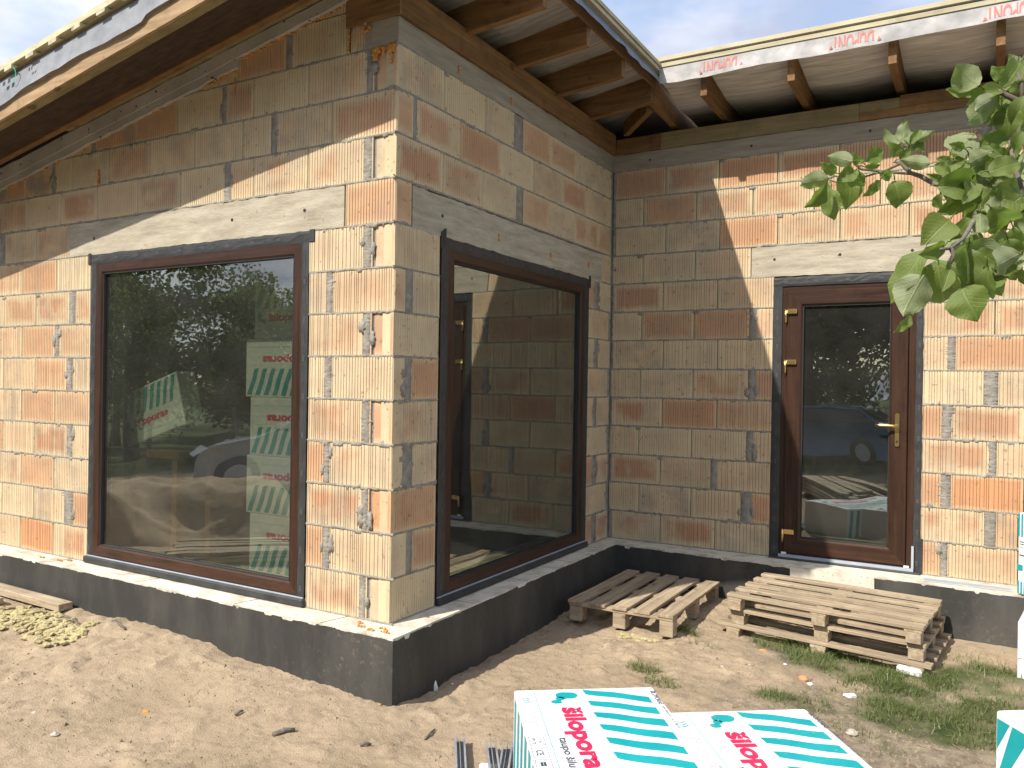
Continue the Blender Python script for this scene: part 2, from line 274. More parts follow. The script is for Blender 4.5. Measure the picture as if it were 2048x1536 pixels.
# ================================================================== ground
CP = np.array([(-6,-.3,-.27),(-3.6,-.25,-.275),(-2.6,-.25,-.277),(-1.75,-.25,-.262),(-1.35,-.25,-.265),(-.95,-.25,-.325),(-.3,-.25,-.338),(.1,-.25,-.355),(.25,.2,-.388),(.25,.9,-.385),(.25,1.55,-.385),(.28,2.0,-.36),
 (.7,2.2,-.325),(.7,2.8,-.315),(1.5,2.2,-.36),(1.2,2.7,-.33),(2.0,2.8,-.37),(2.4,2.15,-.375),(2.9,2.8,-.355),(3.5,2.8,-.36),(.62,-.35,-.395),(1.6,.6,-.40),(2.6,1,-.41),(3.6,1,-.42),(-1,-.9,-.37),(-2.5,-1.0,-.34),(-.2,-.8,-.385),(2.8,-3.5,-.42),(-3,-2.5,-.38),(1,-2,-.41),(6,0,-.42),(-8,-3,-.36)])
def ground_z(x, y, fine=True):
    x = np.asarray(x, float); y = np.asarray(y, float); sh = x.shape; xf = x.ravel(); yf = y.ravel()
    num = np.zeros(xf.size); den = np.zeros(xf.size) + 1e-9
    for a, b, z in CP:
        w = 1/(((xf-a)**2 + (yf-b)**2) + .02)**1.6; num += w*z; den += w
    z = num/den; far = np.sqrt((xf-.5)**2 + (yf-.5)**2); k = np.clip((far-7)/8, 0, 1); z = z*(1-k) + (-.42)*k
    if fine:
        kk = np.clip(1-(far-8)/6, .15, 1)
        s = np.clip(1 - (xf-1.5)*.5, .35, 1)
        z = z + kk*s*(.022*vnoise(xf, yf, 1.7, 1) + .010*vnoise(xf, yf, 5.2, 2) + .010*vnoise(xf, yf, 12, 3) + .010*np.abs(vnoise(xf, yf, 21, 4))*2 + .009*vnoise(xf, yf, 44, 5))
        cl = np.clip(vnoise(xf, yf, 9.5, 6) - .19, 0, 1)*np.clip(vnoise(xf, yf, 1.6, 8)+.35, 0, 1); z += kk*s*cl*.15
    return z.reshape(sh)
def gz(x, y): return float(ground_z(np.array([x]), np.array([y]))[0])
def patch(x, y, cx, cy, rx, ry, soft=.35):
    d = np.sqrt(((x-cx)/rx)**2 + ((y-cy)/ry)**2); return np.clip((1-d)/soft + .5, 0, 1)
GR = [(onz(a, b, -.40), rx, ry, n) for a, b, rx, ry, n in [(1610,1312,.34,.16,1500),(1720,1350,.40,.20,2300),(1830,1388,.42,.24,2600),(1930,1410,.40,.30,2600),(1990,1375,.30,.25,1200),(1880,1450,.42,.22,2200),(1760,1405,.25,.16,700),(1585,1405,.22,.09,420),
   (1285,1348,.10,.06,260),(1322,1372,.12,.07,160),(1368,1280,.10,.05,240),(1402,1305,.10,.05,170),(1640,1440,.25,.1,120),(1700,1480,.3,.12,140),(1945,1340,.3,.16,300),(1060,1395,.09,.04,90)]]
def cover_masks(x, y):
    n = vnoise(x, y, 3, 11)*.6 + vnoise(x, y, 9, 12)*.5
    soil = np.clip((( (x*.85 + y*-.05) - 1.15 + n*.9)/.5), 0, 1)*np.clip((2.15 - y - .12*(x-1) + n*.6)/.35, 0, 1)
    soil = np.maximum(soil, np.clip((x-5+n)/.6, 0, 1)); soil = np.maximum(soil, np.clip((-5.5-y+n)/.8, 0, 1))
    g = np.zeros_like(x)
    for c, rx, ry, k in GR:
        if k > 400: g = np.maximum(g, patch(x, y, c.x, c.y, rx*1.1, ry*1.1)*np.clip(.6+n*1.6, 0, 1))
    g = np.maximum(g, np.clip((-7.2-y+n*2)/1.2, 0, 1)); g = np.maximum(g, np.clip((x-6.5+n)/1.2, 0, 1)); g = np.maximum(g, np.clip((-9.5-x+n)/1.2, 0, 1))
    return np.clip(soil, 0, 1), np.clip(g, 0, 1)
def axis(a, b, h, lo, hi):
    c = list(np.arange(a, b, h)); s = h; v = c[-1]
    while v < hi: s *= 1.13; v += s; c.append(v)
    s = h; v = a; l = []
    while v > lo: s *= 1.13; v -= s; l.append(v)
    return np.array(l[::-1] + c)
gx_ = axis(-3.4, 3.6, .0165, -160, 160); gy_ = axis(-1.7, 2.95, .0165, -160, 160)
GX, GY = np.meshgrid(gx_, gy_); GZ = ground_z(GX, GY)
gm_ = bpy.data.meshes.new('ground'); nv = GX.size; gm_.vertices.add(nv)
gm_.vertices.foreach_set('co', np.stack([GX.ravel(), GY.ravel(), GZ.ravel()], 1).ravel())
ny, nx = GX.shape; ii = (np.arange(ny-1)[:, None]*nx + np.arange(nx-1)[None]).ravel()
fc = np.stack([ii, ii+1, ii+1+nx, ii+nx], 1).ravel(); nf = ii.size
gm_.loops.add(nf*4); gm_.loops.foreach_set('vertex_index', fc); gm_.polygons.add(nf)
gm_.polygons.foreach_set('loop_start', np.arange(nf)*4); gm_.polygons.foreach_set('use_smooth', np.ones(nf, bool)); gm_.update(calc_edges=True)
a_, b_ = cover_masks(GX.ravel(), GY.ravel()); ca = gm_.color_attributes.new('cover', 'FLOAT_COLOR', 'POINT')
ca.data.foreach_set('color', np.stack([a_, b_, a_*0, a_*0+1], 1).ravel())
tag(link('ground', gm_, MT['ground']), 'pale churned sand yard turning to dry soil and turf', None, None, 'structure')
# ================================================================== house
house = empty('house', (0,0,-.3), 0, 'unfinished clay block house with brown windows, black plinth and open timber eaves', 'house')
HT = Matrix.Translation((0,0,.3))
def hpart(name, mb, mat, rot=None, smooth=False, bevel=0):
    o = mb.build(name, mat, house, smooth, bevel); o.matrix_parent_inverse = HT
    return o
RA={
 0:[(-4.49,-4.185,'b'),(-4.185,-3.693,'y'),(-3.693,-3.244,'O'),(-3.244,-2.813,'b'),(-0.641,-0.214,'b'),(-0.177,0.021,'yN')],
 1:[(-4.449,-3.96,'y'),(-3.96,-3.512,'y'),(-3.512,-3.101,'y'),(-2.999,-2.813,'o'),(-0.642,-0.502,'o'),(-0.459,0.016,'y')],
 2:[(-4.161,-3.693,'b'),(-3.693,-3.25,'o'),(-3.25,-2.807,'y'),(-0.643,-0.209,'b'),(-0.169,0.011,'ON')],
 3:[(-4.463,-3.966,'o'),(-3.966,-3.519,'y'),(-3.519,-3.082,'b'),(-3.018,-2.807,'y'),(-0.644,-0.504,'o'),(-0.469,0.009,'b')],
 4:[(-4.175,-3.699,'y'),(-3.699,-3.25,'o'),(-3.25,-2.801,'p'),(-0.641,-0.217,'b'),(-0.168,0.005,'oN')],
 5:[(-4.462,-3.966,'y'),(-3.966,-3.518,'b'),(-3.518,-3.095,'p'),(-3.031,-2.802,'y'),(-0.642,-0.507,'y'),(-0.46,0.003,'y')],
 6:[(-4.174,-3.706,'p'),(-3.706,-3.257,'o'),(-3.211,-2.808,'p'),(-0.644,-0.218,'b'),(-0.17,-0.002,'oN')],
 7:[(-4.461,-3.972,'y'),(-3.972,-3.518,'b'),(-3.518,-3.076,'b'),(-3.006,-2.814,'b'),(-0.649,-0.501,'y'),(-0.462,-0.003,'p')],
 8:[(-4.196,-3.712,'b'),(-3.712,-3.25,'o'),(-3.25,-2.815,'y'),(-0.654,-0.224,'y'),(-0.173,-0.008,'yN')],
 9:[(-4.467,-4.038,'y'),(-3.971,-3.525,'b'),(-3.525,-3.089,'p'),(-0.372,-0.009,'o')],
 10:[(-3.649,-3.205,'y'),(-3.205,-2.749,'b'),(-2.749,-2.287,'y'),(-2.287,-1.829,'b'),(-1.829,-1.393,'y'),(-1.342,-1.132,'y'),(-1.132,-0.67,'b'),(-0.67,-0.231,'b'),(-0.179,-0.014,'yN')],
 11:[(-4.134,-3.684,'d'),(-3.684,-3.329,'g'),(-3.29,-3.07,'y'),(-3.07,-2.618,'y'),(-2.618,-2.156,'p'),(-2.156,-1.694,'y'),(-1.694,-1.237,'y'),(-1.237,-0.98,'y'),(-0.937,-0.483,'y'),(-0.483,-0.016,'b')],
 12:[(-3.919,-3.376,'y'),(-3.376,-2.834,'o'),(-2.791,-2.327,'d'),(-2.327,-1.871,'o'),(-1.871,-1.428,'y'),(-1.395,-1.143,'b'),(-1.143,-0.675,'y'),(-0.675,-0.219,'b'),(-0.182,-0.02,'pN')],
 13:[(-3.369,-2.798,'o'),(-2.798,-2.249,'o'),(-2.249,-1.75,'y'),(-1.75,-1.289,'p'),(-1.289,-0.862,'o'),(-0.82,-0.366,'y'),(-0.351,-0.188,'g')],
 14:[(-0.923,-0.593,'o'),(-0.593,-0.196,'y')],
}
RB={
 0:[(0.026,0.435,'y'),(2.614,2.726,'b'),(2.809,3.059,'b')],
 1:[(0.015,0.143,'ys'),(0.195,0.433,'p'),(2.594,3.021,'y')],
 2:[(0.009,0.432,'o'),(2.595,2.727,'o'),(2.801,3.051,'b')],
 3:[(0.005,0.1,'ys'),(0.185,0.435,'y'),(2.586,3.03,'y')],
 4:[(0.01,0.439,'b'),(2.596,2.719,'y'),(2.781,3.053,'y')],
 5:[(0.008,0.104,'ys'),(0.164,0.438,'o'),(2.597,3.021,'b')],
 6:[(0.002,0.436,'y'),(2.598,2.726,'y'),(2.799,3.056,'y')],
 7:[(0.001,0.1,'ps'),(0.166,0.44,'y'),(2.609,3.024,'b')],
 8:[(-0.006,0.433,'y'),(2.604,2.712,'o'),(2.796,3.059,'y')],
 9:[(-0.012,0.146,'os'),(2.85,3.06,'y')],
 10:[(-0.014,0.451,'b'),(0.451,0.908,'b'),(0.908,1.353,'y'),(1.447,1.851,'p'),(1.851,2.308,'y'),(2.308,2.776,'b'),(2.776,3.039,'p')],
 11:[(-0.015,0.15,'ps'),(0.178,0.635,'b'),(0.635,1.118,'o'),(1.118,1.6,'y'),(1.6,2.064,'p'),(2.064,2.521,'b'),(2.521,3.04,'y')],
 12:[(-0.017,0.454,'y'),(0.454,0.931,'y'),(0.931,1.309,'y'),(1.431,1.851,'p'),(1.851,2.318,'b'),(2.318,2.778,'y'),(2.778,3.042,'y')],
}
RW={
 0:[(0.03,0.485,'b'),(0.485,0.958,'b'),(0.958,1.403,'y'),(2.476,2.616,'o'),(2.654,3.093,'b'),(3.093,3.53,'b')],
 1:[(0.002,0.285,'y'),(0.285,0.75,'y'),(0.75,1.172,'y'),(1.251,1.403,'o'),(2.476,2.891,'b'),(2.952,3.09,'p'),(3.09,3.527,'p')],
 2:[(0.021,0.477,'b'),(0.477,0.918,'y'),(0.962,1.403,'y'),(2.475,2.615,'o'),(2.669,3.122,'O'),(3.122,3.523,'p')],
 3:[(-0.002,0.276,'y'),(0.276,0.748,'y'),(0.748,1.209,'y'),(1.257,1.407,'y'),(2.475,2.915,'b'),(2.95,3.326,'y')],
 4:[(0.018,0.486,'b'),(0.486,0.96,'o'),(0.96,1.407,'p'),(2.475,2.615,'o'),(2.666,3.121,'b'),(3.121,3.544,'b')],
 5:[(-0.001,0.282,'y'),(0.282,0.753,'y'),(0.753,1.217,'b'),(1.268,1.408,'o'),(2.478,2.874,'y'),(2.953,3.319,'y')],
 6:[(0.019,0.487,'y'),(0.487,0.957,'y'),(0.957,1.408,'y'),(2.474,2.646,'y'),(2.686,3.143,'o'),(3.143,3.538,'b')],
 7:[(0.005,0.288,'y'),(0.288,0.754,'o'),(0.754,1.222,'o'),(1.268,1.408,'p'),(2.474,2.932,'b'),(2.932,3.341,'b')],
 8:[(0.015,0.479,'b'),(0.479,0.949,'y'),(0.949,1.412,'b'),(2.477,2.852,'y'),(2.852,3.281,'b')],
 9:[(0.002,0.291,'y'),(0.291,0.756,'y'),(0.756,1.224,'y'),(2.677,3.104,'p'),(3.104,3.528,'b')],
 10:[(0.031,0.493,'y'),(0.493,0.962,'y'),(0.962,1.429,'o'),(1.429,1.896,'b'),(1.896,2.376,'b'),(2.376,2.83,'b'),(2.83,3.274,'b')],
 11:[(0.027,0.289,'y'),(0.289,0.761,'o'),(0.761,1.23,'b'),(1.23,1.704,'b'),(1.705,2.177,'o'),(2.177,2.622,'b'),(2.622,3.053,'b')],
 12:[(0.027,0.487,'o'),(0.487,0.948,'b'),(0.948,1.422,'o'),(1.422,1.885,'b'),(1.885,2.364,'o'),(2.364,2.838,'o'),(2.878,3.267,'g')],
}
for r in RA:      # the courses run on past the picture's edges
    while RA[r][0][0] > -5.15: s_ = RA[r][0][0]; RA[r].insert(0, (max(-5.2, s_-.467), s_, random.choice('ybpyo')))
for r in RW:
    while RW[r][-1][1] < 4.15: s_ = RW[r][-1][1]; RW[r].append((s_, min(4.2, s_+.467), random.choice('ybpyo')))
TONE = {'y': (.04,.30,.15), 'b': (.12,.95,.12), 'p': (.33,.75,.15), 'o': (.60,.75,.12), 'O': (1,.25,.05), 'd': (.75,.4,.55), 'g': (.35,.5,1.0)}
_bm = {}
NOTCH = [(0,0),(.05,0),(.055,.026),(.13,.026),(.15,.010),(.52,.010),(.53,.032),(.62,.032),(.65,.012),(.84,.012),(.87,0),(1,0)]
def brick_mesh(w, kind, var, top=None, h=.238):
    key = (round(w, 3), kind, var)
    if top is None and key in _bm: return _bm[key]
    rr = random.Random(int(w*1000)*31+ord(kind)*7+var); cols = []
    if kind == 'N': cols = [(x*w, d) for x, d in NOTCH]
    elif kind == 's': cols = [(0,0),(w*.5,.0005),(w,0)]
    else:
        cols = [(0,.007),(.004,0)]; x = .012
        while x < w-.012:
            g = .0026
            cols += [(x-g,0),(x,.0060),(x+g,0)]
            x += (.0212 if var < 2 else rr.choice([.017,.021,.026,.033,.014]))
        cols += [(w-.004,0),(w,.007)]
    n = len(cols); V = []; F = []
    for x, d in cols:
        zt = h if top is None else max(.004, min(h, top(x)))
        V += [(x, d, rr.uniform(-.001, .001)), (x, d, zt + (rr.uniform(-.001, .001) if zt > .02 else 0))]
    F += [(2*i, 2*i+2, 2*i+3, 2*i+1) for i in range(n-1)]
    b = len(V); zt0 = V[1][2]; zt1 = V[2*n-1][2]
    V += [(0,.085,0),(0,.085,zt0),(w,.085,0),(w,.085,zt1)]
    F += [(b, 0, 1, b+1), (2*n-2, b+2, b+3, 2*n-1), tuple([b]+[b+2]+[2*i for i in range(n-1, -1, -1)]), tuple([b+3, b+1]+[2*i+1 for i in range(n)]), (b+2, b, b+1, b+3)]
    m = bpy.data.meshes.new('brick'); m.from_pydata(V, [], F); m.update(); m.materials.append(MT['brick'])
    if top is None: _bm[key] = m
    return m
def boxes_around(mb, s0, s1, z0, z1, d0, d1, holes):
    cur = s0
    for a, b, c, d in sorted(holes):
        mb.box(cur, a, d0, d1, z0, z1)
        if c > z0: mb.box(a, b, d0, d1, z0, c)
        mb.box(a, b, d0, d1, d, z1); cur = b
    mb.box(cur, s1, d0, d1, z0, z1)
def wall(name, rows, mtx, cores, holes, lbl, ztop=None):
    mb = MB()
    for c in cores: boxes_around(mb, c[0], c[1], c[2], c[3], .036, .25, [h for h in holes if c[4]])
    w = hpart(name, mb, MT['mortar']); w.matrix_basis = mtx; w['label'] = lbl
    for r, L in rows.items():
        z0 = .25*r + .006
        for s0, s1, t in L:
            kind = 'N' if 'N' in t else ('s' if 's' in t else 'f'); tn = t[0]
            if s1 > -.03 and name == 'gable_wall': s1 = -.0015
            if s0 < .03 and name == 'side_wall': s0 = .002
            a = s0 + .0027; b = s1 - .0027
            if abs(s1-.0015) < .02: b = s1
            top = None
            if ztop:
                f = lambda x, a=a: ztop(a+x) - z0
                if max(f(0), f(b-a)) < .03: continue
                if min(f(0), f(b-a)) < .238: top = f
            var = random.choice([0,1,0]) if (r >= 9 or tn == 'o') else random.choice([0,2,3,4])
            o = link('brick', brick_mesh(b-a, kind, var, top), None, w)
            o.location = (a, random.uniform(-.0012, .0014), z0); o.rotation_euler = (random.uniform(-.002,.002), 0, random.uniform(-.002,.002))
            c = TONE[tn]; o.color = (min(1, max(0, c[0]+random.uniform(-.08,.14))), min(1, c[1]*random.uniform(.75,1.1)), min(1, c[2]*random.uniform(.4,2.6)), 1)
    return w
def ribbon(mb, s0, s1, z, horiz=True, half=.0062, n_amp=.004, drip=.012, proud=.0015, seed=0, base=.012, step=.006, side=(1, 1)):
    """squeezed mortar: ragged strip along a joint"""
    rr = random.Random(seed); k = max(3, int((s1-s0)/step)); b = len(mb.v); dl = 0; du = 0
    for i in range(k+1):
        s = s0 + (s1-s0)*i/k
        if rr.random() < .25: dl = max(0, rr.gauss(0, 1))*drip*rr.random()*side[0]
        if rr.random() < .25: du = max(0, rr.gauss(0, .7))*drip*rr.random()*side[1]
        lo = z - half - rr.random()*n_amp - dl; hi = z + half + rr.random()*n_amp + du
        d = -proud + rr.uniform(-.0006, .0016)
        P = [(lo, base), (lo+.0012, d+.001), ((lo+hi)/2, d-.0006+rr.uniform(-.001,.001)), (hi-.0012, d+.001), (hi, base)]
        for q, dd in P: mb.v.append((s, dd, q) if horiz else (q, dd, s))
        if i:
            for j in range(4):
                a = b+(i-1)*5+j; f = (a, a+5, a+6, a+1); mb.f.append(f if horiz else f[::-1])
def smear(mb, s, z, w, h, seed, d=-.0022):
    """thin irregular trowelled patch"""
    rr = random.Random(seed); n = 22; b = len(mb.v); mb.v.append((s, d-.001, z))
    for i in range(n):
        t = 2*math.pi*i/n; k = rr.uniform(.6, 1.15); mb.v.append((s + w/2*math.cos(t)*k, d+rr.uniform(0,.001), z + h/2*math.sin(t)*k*rr.uniform(.85,1.1)))
    for i in range(n): mb.v.append((mb.v[b+1+i][0], .004, mb.v[b+1+i][2]))
    for i in range(n):
        j = (i+1) % n; mb.f.append((b, b+1+i, b+1+j)); mb.f.append((b+1+i, b+1+n+i, b+1+n+j, b+1+j))
def mortar_for(w, rows, holes_rows, ztop=None, corner=None, lvl=range(0, 15)):
    mb = MB(); sd = len(w.name)*61
    for r in lvl:
        for L in ([rows.get(r), rows.get(r-1)],):
            iv = []
            for l in L:
                if l:
                    cur = None
                    for s0, s1, t in sorted(l):
                        if cur and s0 - cur[1] < .12: cur[1] = s1
                        else:
                            cur = [s0, s1]; iv.append(cur)
            iv.sort(); m = []
            for a, b in iv:
                if m and a <= m[-1][1] + .1: m[-1][1] = max(m[-1][1], b)
                else: m.append([a, b])
            for a, b in m:
                z = .25*r
                if ztop:
                    while a < b and ztop(a) < z+.02: a += .05
                    if b-a < .05: continue
                if r == 0: ribbon(mb, a, b, z+.001, True, .005, .003, .002, .004, sd+r)
                else: ribbon(mb, a, b, z, True, .0058, .0028, .009 if random.random() < .6 else .015, .0012, sd+r*7+int(a*10))
    for r, L in rows.items():
        for (a0, a1, t), (b0, b1, t2) in zip(L, L[1:]):
            g = b0-a1
            if .016 < g < .13:
                zt = .25*r+.244
                if ztop: zt = min(zt, ztop(a1)-.005)
                if zt - .25*r < .06: continue
                side = random.choice([(1,0),(0,1),(.6,.6),(1,.3)])
                ribbon(mb, .25*r+.004, zt, (a1+b0)/2, False, g/2+.001, .006, .028, .0008, sd+int(a1*100)+r, .012, .005, side)
                if random.random() < .55 and zt > .25*r+.2:
                    for _ in range(random.randint(1, 3)):
                        smear(mb, random.choice([a1-.012, b0+.014]), .25*r+random.uniform(.05,.2), random.uniform(.025,.06), random.uniform(.05,.13), random.random())
            elif g <= .016 and random.random() < .16:
                smear(mb, a1+random.uniform(-.03,.03), .25*r+.23, .06, .03, random.random())
    o = mb.build('mortar_joint', MT['mortar_fresh'], w, True); o['kind'] = 'stuff'; return o
zbeam = lambda s: 3.655 + .175*s       # inside the sloping gable beam
WA = wall('gable_wall', RA, Matrix(), [(-5.2, -.012, 0, 2.25, 1), (-5.2, -4.03, 2.25, 2.5, 0), (-.40,-.012,2.25,2.5,0), (-4.03,-3.08,2.25,2.5,0), (-5.2,-.012,2.5,2.7,0)], [(-2.76,-.70,.02,2.2)], None, zbeam)
del WA['label']
mb = MB()
for i in range(24):     # upper core follows the roof slope
    a = -5.2 + i*(5.19/24); b = a + 5.19/24; mb.hexa([(a,.036,2.7),(b,.036,2.7),(b,.25,2.7),(a,.25,2.7),(a,.036,max(2.71,3.62+.17*a)),(b,.036,max(2.71,3.62+.17*b)),(b,.25,max(2.71,3.62+.17*b)),(a,.25,max(2.71,3.62+.17*a))])
o = mb.build('mortar_backing', MT['mortar'], WA)
mtxB = Matrix.Rotation(math.pi/2, 4, 'Z')
WB = wall('side_wall', RB, mtxB, [(.25, 3.07, 0, 2.25, 1), (.012,.25,0,3.39,0), (.25,3.07,2.25,3.39,0)], [(.52,2.56,.02,2.2)], None); del WB['label']
mtxW = Matrix.Translation((0, DD, 0))
WW = wall('door_wall', RW, mtxW, [(.012, 4.2, 0, 2.25, 1), (.012,4.2,2.25,3.39,0)], [(1.45,2.44,-.02,2.17)], None); del WW['label']
for w, rw, zt in ((WA, RA, zbeam), (WB, RB, None), (WW, RW, None)): mortar_for(w, rw, None, zt, lvl=range(0, 14) if zt is None else range(0, 14))
mb = MB()
for r in range(13):   # the inner corner is pointed with mortar from top to bottom
    ribbon(mb, .25*r, .25*r+.25, .014, False, .014, .006, .03, -.001, 500+r, .02, .01, (0, 1))
mb.build('corner_mortar', MT['mortar_fresh'], WW, True)['kind'] = 'stuff'
mb = MB()
for r, L in RB.items():
    a1 = L[-1][1]; ribbon(mb, .25*r, .25*r+.25, (a1+3.082)/2, False, (3.082-a1)/2+.002, .005, .02, .0005, 800+r, .03, .006, (1, 0))
mb.build('corner_mortar', MT['mortar_fresh'], WB, True)['kind'] = 'stuff'
# cast concrete: lintels and ring beam
def rough_box(name, w, s0, s1, z0, z1, d0, d1, mat, seed, ns=None, skew=0, amp=.0035):
    rr = random.Random(seed); n = ns or max(4, int((s1-s0)/.05)); mb = MB(); rows_ = 5
    for i in range(n+1):
        s = s0+(s1-s0)*i/n; t = (rr.random()-.5)*amp*2; bt = (rr.random()-.5)*amp*2; sl = skew*(s-s0)
        for j in range(rows_):
            f = j/(rows_-1); mb.v.append((s, d0+rr.uniform(-1,1)*amp*.25, z0+bt*(1-f)+(z1+t*f-z0)*f+sl))
        mb.v.append((s, d1, z1+t+sl)); mb.v.append((s, d1, z0+bt+sl))
    k = rows_+2
    for i in range(n):
        for j in range(k):
            a = i*k+j; b = i*k+(j+1)%k; mb.f.append((a, a+k, b+k, b))
    mb.f.append(tuple(range(k))); mb.f.append(tuple(n*k+j for j in range(k))[::-1])
    return mb.build(name, mat, w)
def hole(parent, s, z, r=.011, d=-.0045):  # black disc set on the concrete, painting the shade inside a tie hole
    mb = MB(); n = 10
    for i in range(n): t = 2*math.pi*i/n; mb.v.append((s+r*math.cos(t), d, z+r*math.sin(t)))
    for i in range(n): t = 2*math.pi*i/n; mb.v.append((s+r*.8*math.cos(t), d-.0015, z+r*.8*math.sin(t)))
    for i in range(n): j = (i+1)%n; mb.f.append((i, j, n+j, n+i))
    mb.f.append(tuple(range(n, 2*n))); o = mb.build('tie_hole', MT['gasket'], parent); return o
lA = rough_box('lintel', WA, -3.085, -.376, 2.252, 2.492, -.003, .24, MT['concrete'], 1)
lB = rough_box('lintel', WB, .152, 2.846, 2.240, 2.485, -.003, .24, MT['concrete'], 2)
lW = rough_box('lintel', WW, 1.228, 2.672, 2.246, 2.490, -.003, .24, MT['concrete'], 3)
rough_box('lintel', WA, -5.2, -4.035, 2.455, 2.63, -.003, .24, MT['ring_concrete'], 4)
rB = rough_box('ring_beam', WB, -.0005, 3.085, 3.252, 3.398, -.003, .24, MT['ring_concrete'], 5)
rough_box('ring_beam', WA, -.186, -.0, 3.255, 3.398, -.0035, .08, MT['ring_concrete'], 6)
rW = rough_box('ring_beam', WW, .004, 4.2, 3.252, 3.398, -.003, .24, MT['ring_concrete'], 7)
for s, z in ((-1.318,2.376),(-2.778,2.37),(-.688,2.377)): hole(lA, s, z)
for s, z in ((.448,2.366),): hole(lB, s, z)
for s, z in ((1.408,2.386),(1.899,2.393),(2.40,2.39)): hole(lW, s, z)
for s, z in ((.342,3.321),(1.211,3.325),(2.1,3.32)): hole(rW, s, z, .010)
# sloping gable beam with its thinner lower lip
def slope_bar(name, parent, x0, x1, y0, y1, zb, zt, mat, seed=0, n=None, amp=.003):
    rr = random.Random(seed); n = n or max(2, int((x1-x0)/.08)); mb = MB()
    for i in range(n+1):
        x = x0+(x1-x0)*i/n; a = zb(x)+rr.uniform(-amp,amp); c = zt(x)+rr.uniform(-amp,amp)
        mb.v += [(x,y0,a),(x,y1,a),(x,y1,c),(x,y0,c)]
    for i in range(n):
        for j in range(4): a = i*4+j; b = i*4+(j+1)%4; mb.f.append((a, b, b+4, a+4))
    mb.f.append((3,2,1,0)); mb.f.append(tuple(n*4+j for j in range(4)))
    return mb.build(name, mat, parent)
gb = slope_bar('gable_beam', WA, -5.2, -.34, -.032, .2, lambda x: 3.617+.176*x, lambda x: 3.682+.166*x, MT['gable_concrete'], 3)
slope_bar('beam_lip', WA, -5.2, -1.28, -.026, .01, lambda x: 3.563+.176*x, lambda x: 3.62+.176*x, MT['gable_concrete'], 5, 60, .005)
# expanding foam squeezed out of the joints
def foam(parent, pts, r, seed, name='foam_bead'):
    rr = random.Random(seed); bm = bmesh.new()
    for p in pts:
        k = r*rr.uniform(.55, 1.25); g = bmesh.ops.create_icosphere(bm, subdivisions=2, radius=k)
        for v in g['verts']:
            v.co = v.co*(1+rr.uniform(-.14,.14)); v.co.z *= rr.uniform(.9, 1.1); v.co += Vector(p)
    m = bpy.data.meshes.new(name); bm.to_mesh(m); bm.free(); m.polygons.foreach_set('use_smooth', [True]*len(m.polygons))
    o = link(name, m, MT['foam'], parent); o['kind'] = 'stuff'; return o
rr = random.Random(4)
foam(WA, [(rr.uniform(-.18,-.012), -.006, 3.245-abs(rr.gauss(0,.02))) for _ in range(34)] + [(-.045,-.006,3.24-.009*i) for i in range(11)] + [(-.15,-.006,3.235-.009*i) for i in range(7)] + [(-.1,-.006,3.235-.009*i) for i in range(6)], .0105, 1)
foam(WA, [(-.358+rr.uniform(-.004,.004), -.004, 3.26+i*.009) for i in range(28)], .0065, 2)
foam(WA, [(rr.uniform(-.24,-.20), -.01, 3.37+rr.uniform(-.02,.03)) for _ in range(9)], .009, 3)
for i, (a, b, n) in enumerate([(-1.25,-.85,60),(-.85,-.4,34),(-2.3,-2.0,6),(-1.62,-1.3,26),(-2.95,-2.72,9),(-3.95,-3.6,16),(-3.5,-3.2,8),(-4.6,-4.2,8)]):
    lip = -1.28
    foam(WA, [(x, -.004, (3.617 if x > lip else 3.563)+.176*x-abs(rr.gauss(0,.007))) for x in [rr.uniform(a, b) for _ in range(n)]], .0075, 10+i)
foam(WA, [(-2.73+rr.uniform(-.004,.004), -.004, 2.79+i*.012) for i in range(7)] + [(-2.73,-.006,2.785),(-2.735,-.008,2.775),(-2.725,-.008,2.77)], .010, 30)
foam(WA, [(-1.31+rr.uniform(-.004,.004), -.004, 3.18+i*.014) for i in range(8)], .007, 31)
for i, (s, z) in enumerate([(1.108,2.345),(1.878,2.332),(2.571,2.35),(.601,3.304),(1.25,3.31),(2.1,3.31)]): foam(WB, [(s+rr.uniform(-.005,.005), -.005, z+rr.uniform(-.018,.018)) for _ in range(5)], .009, 40+i)
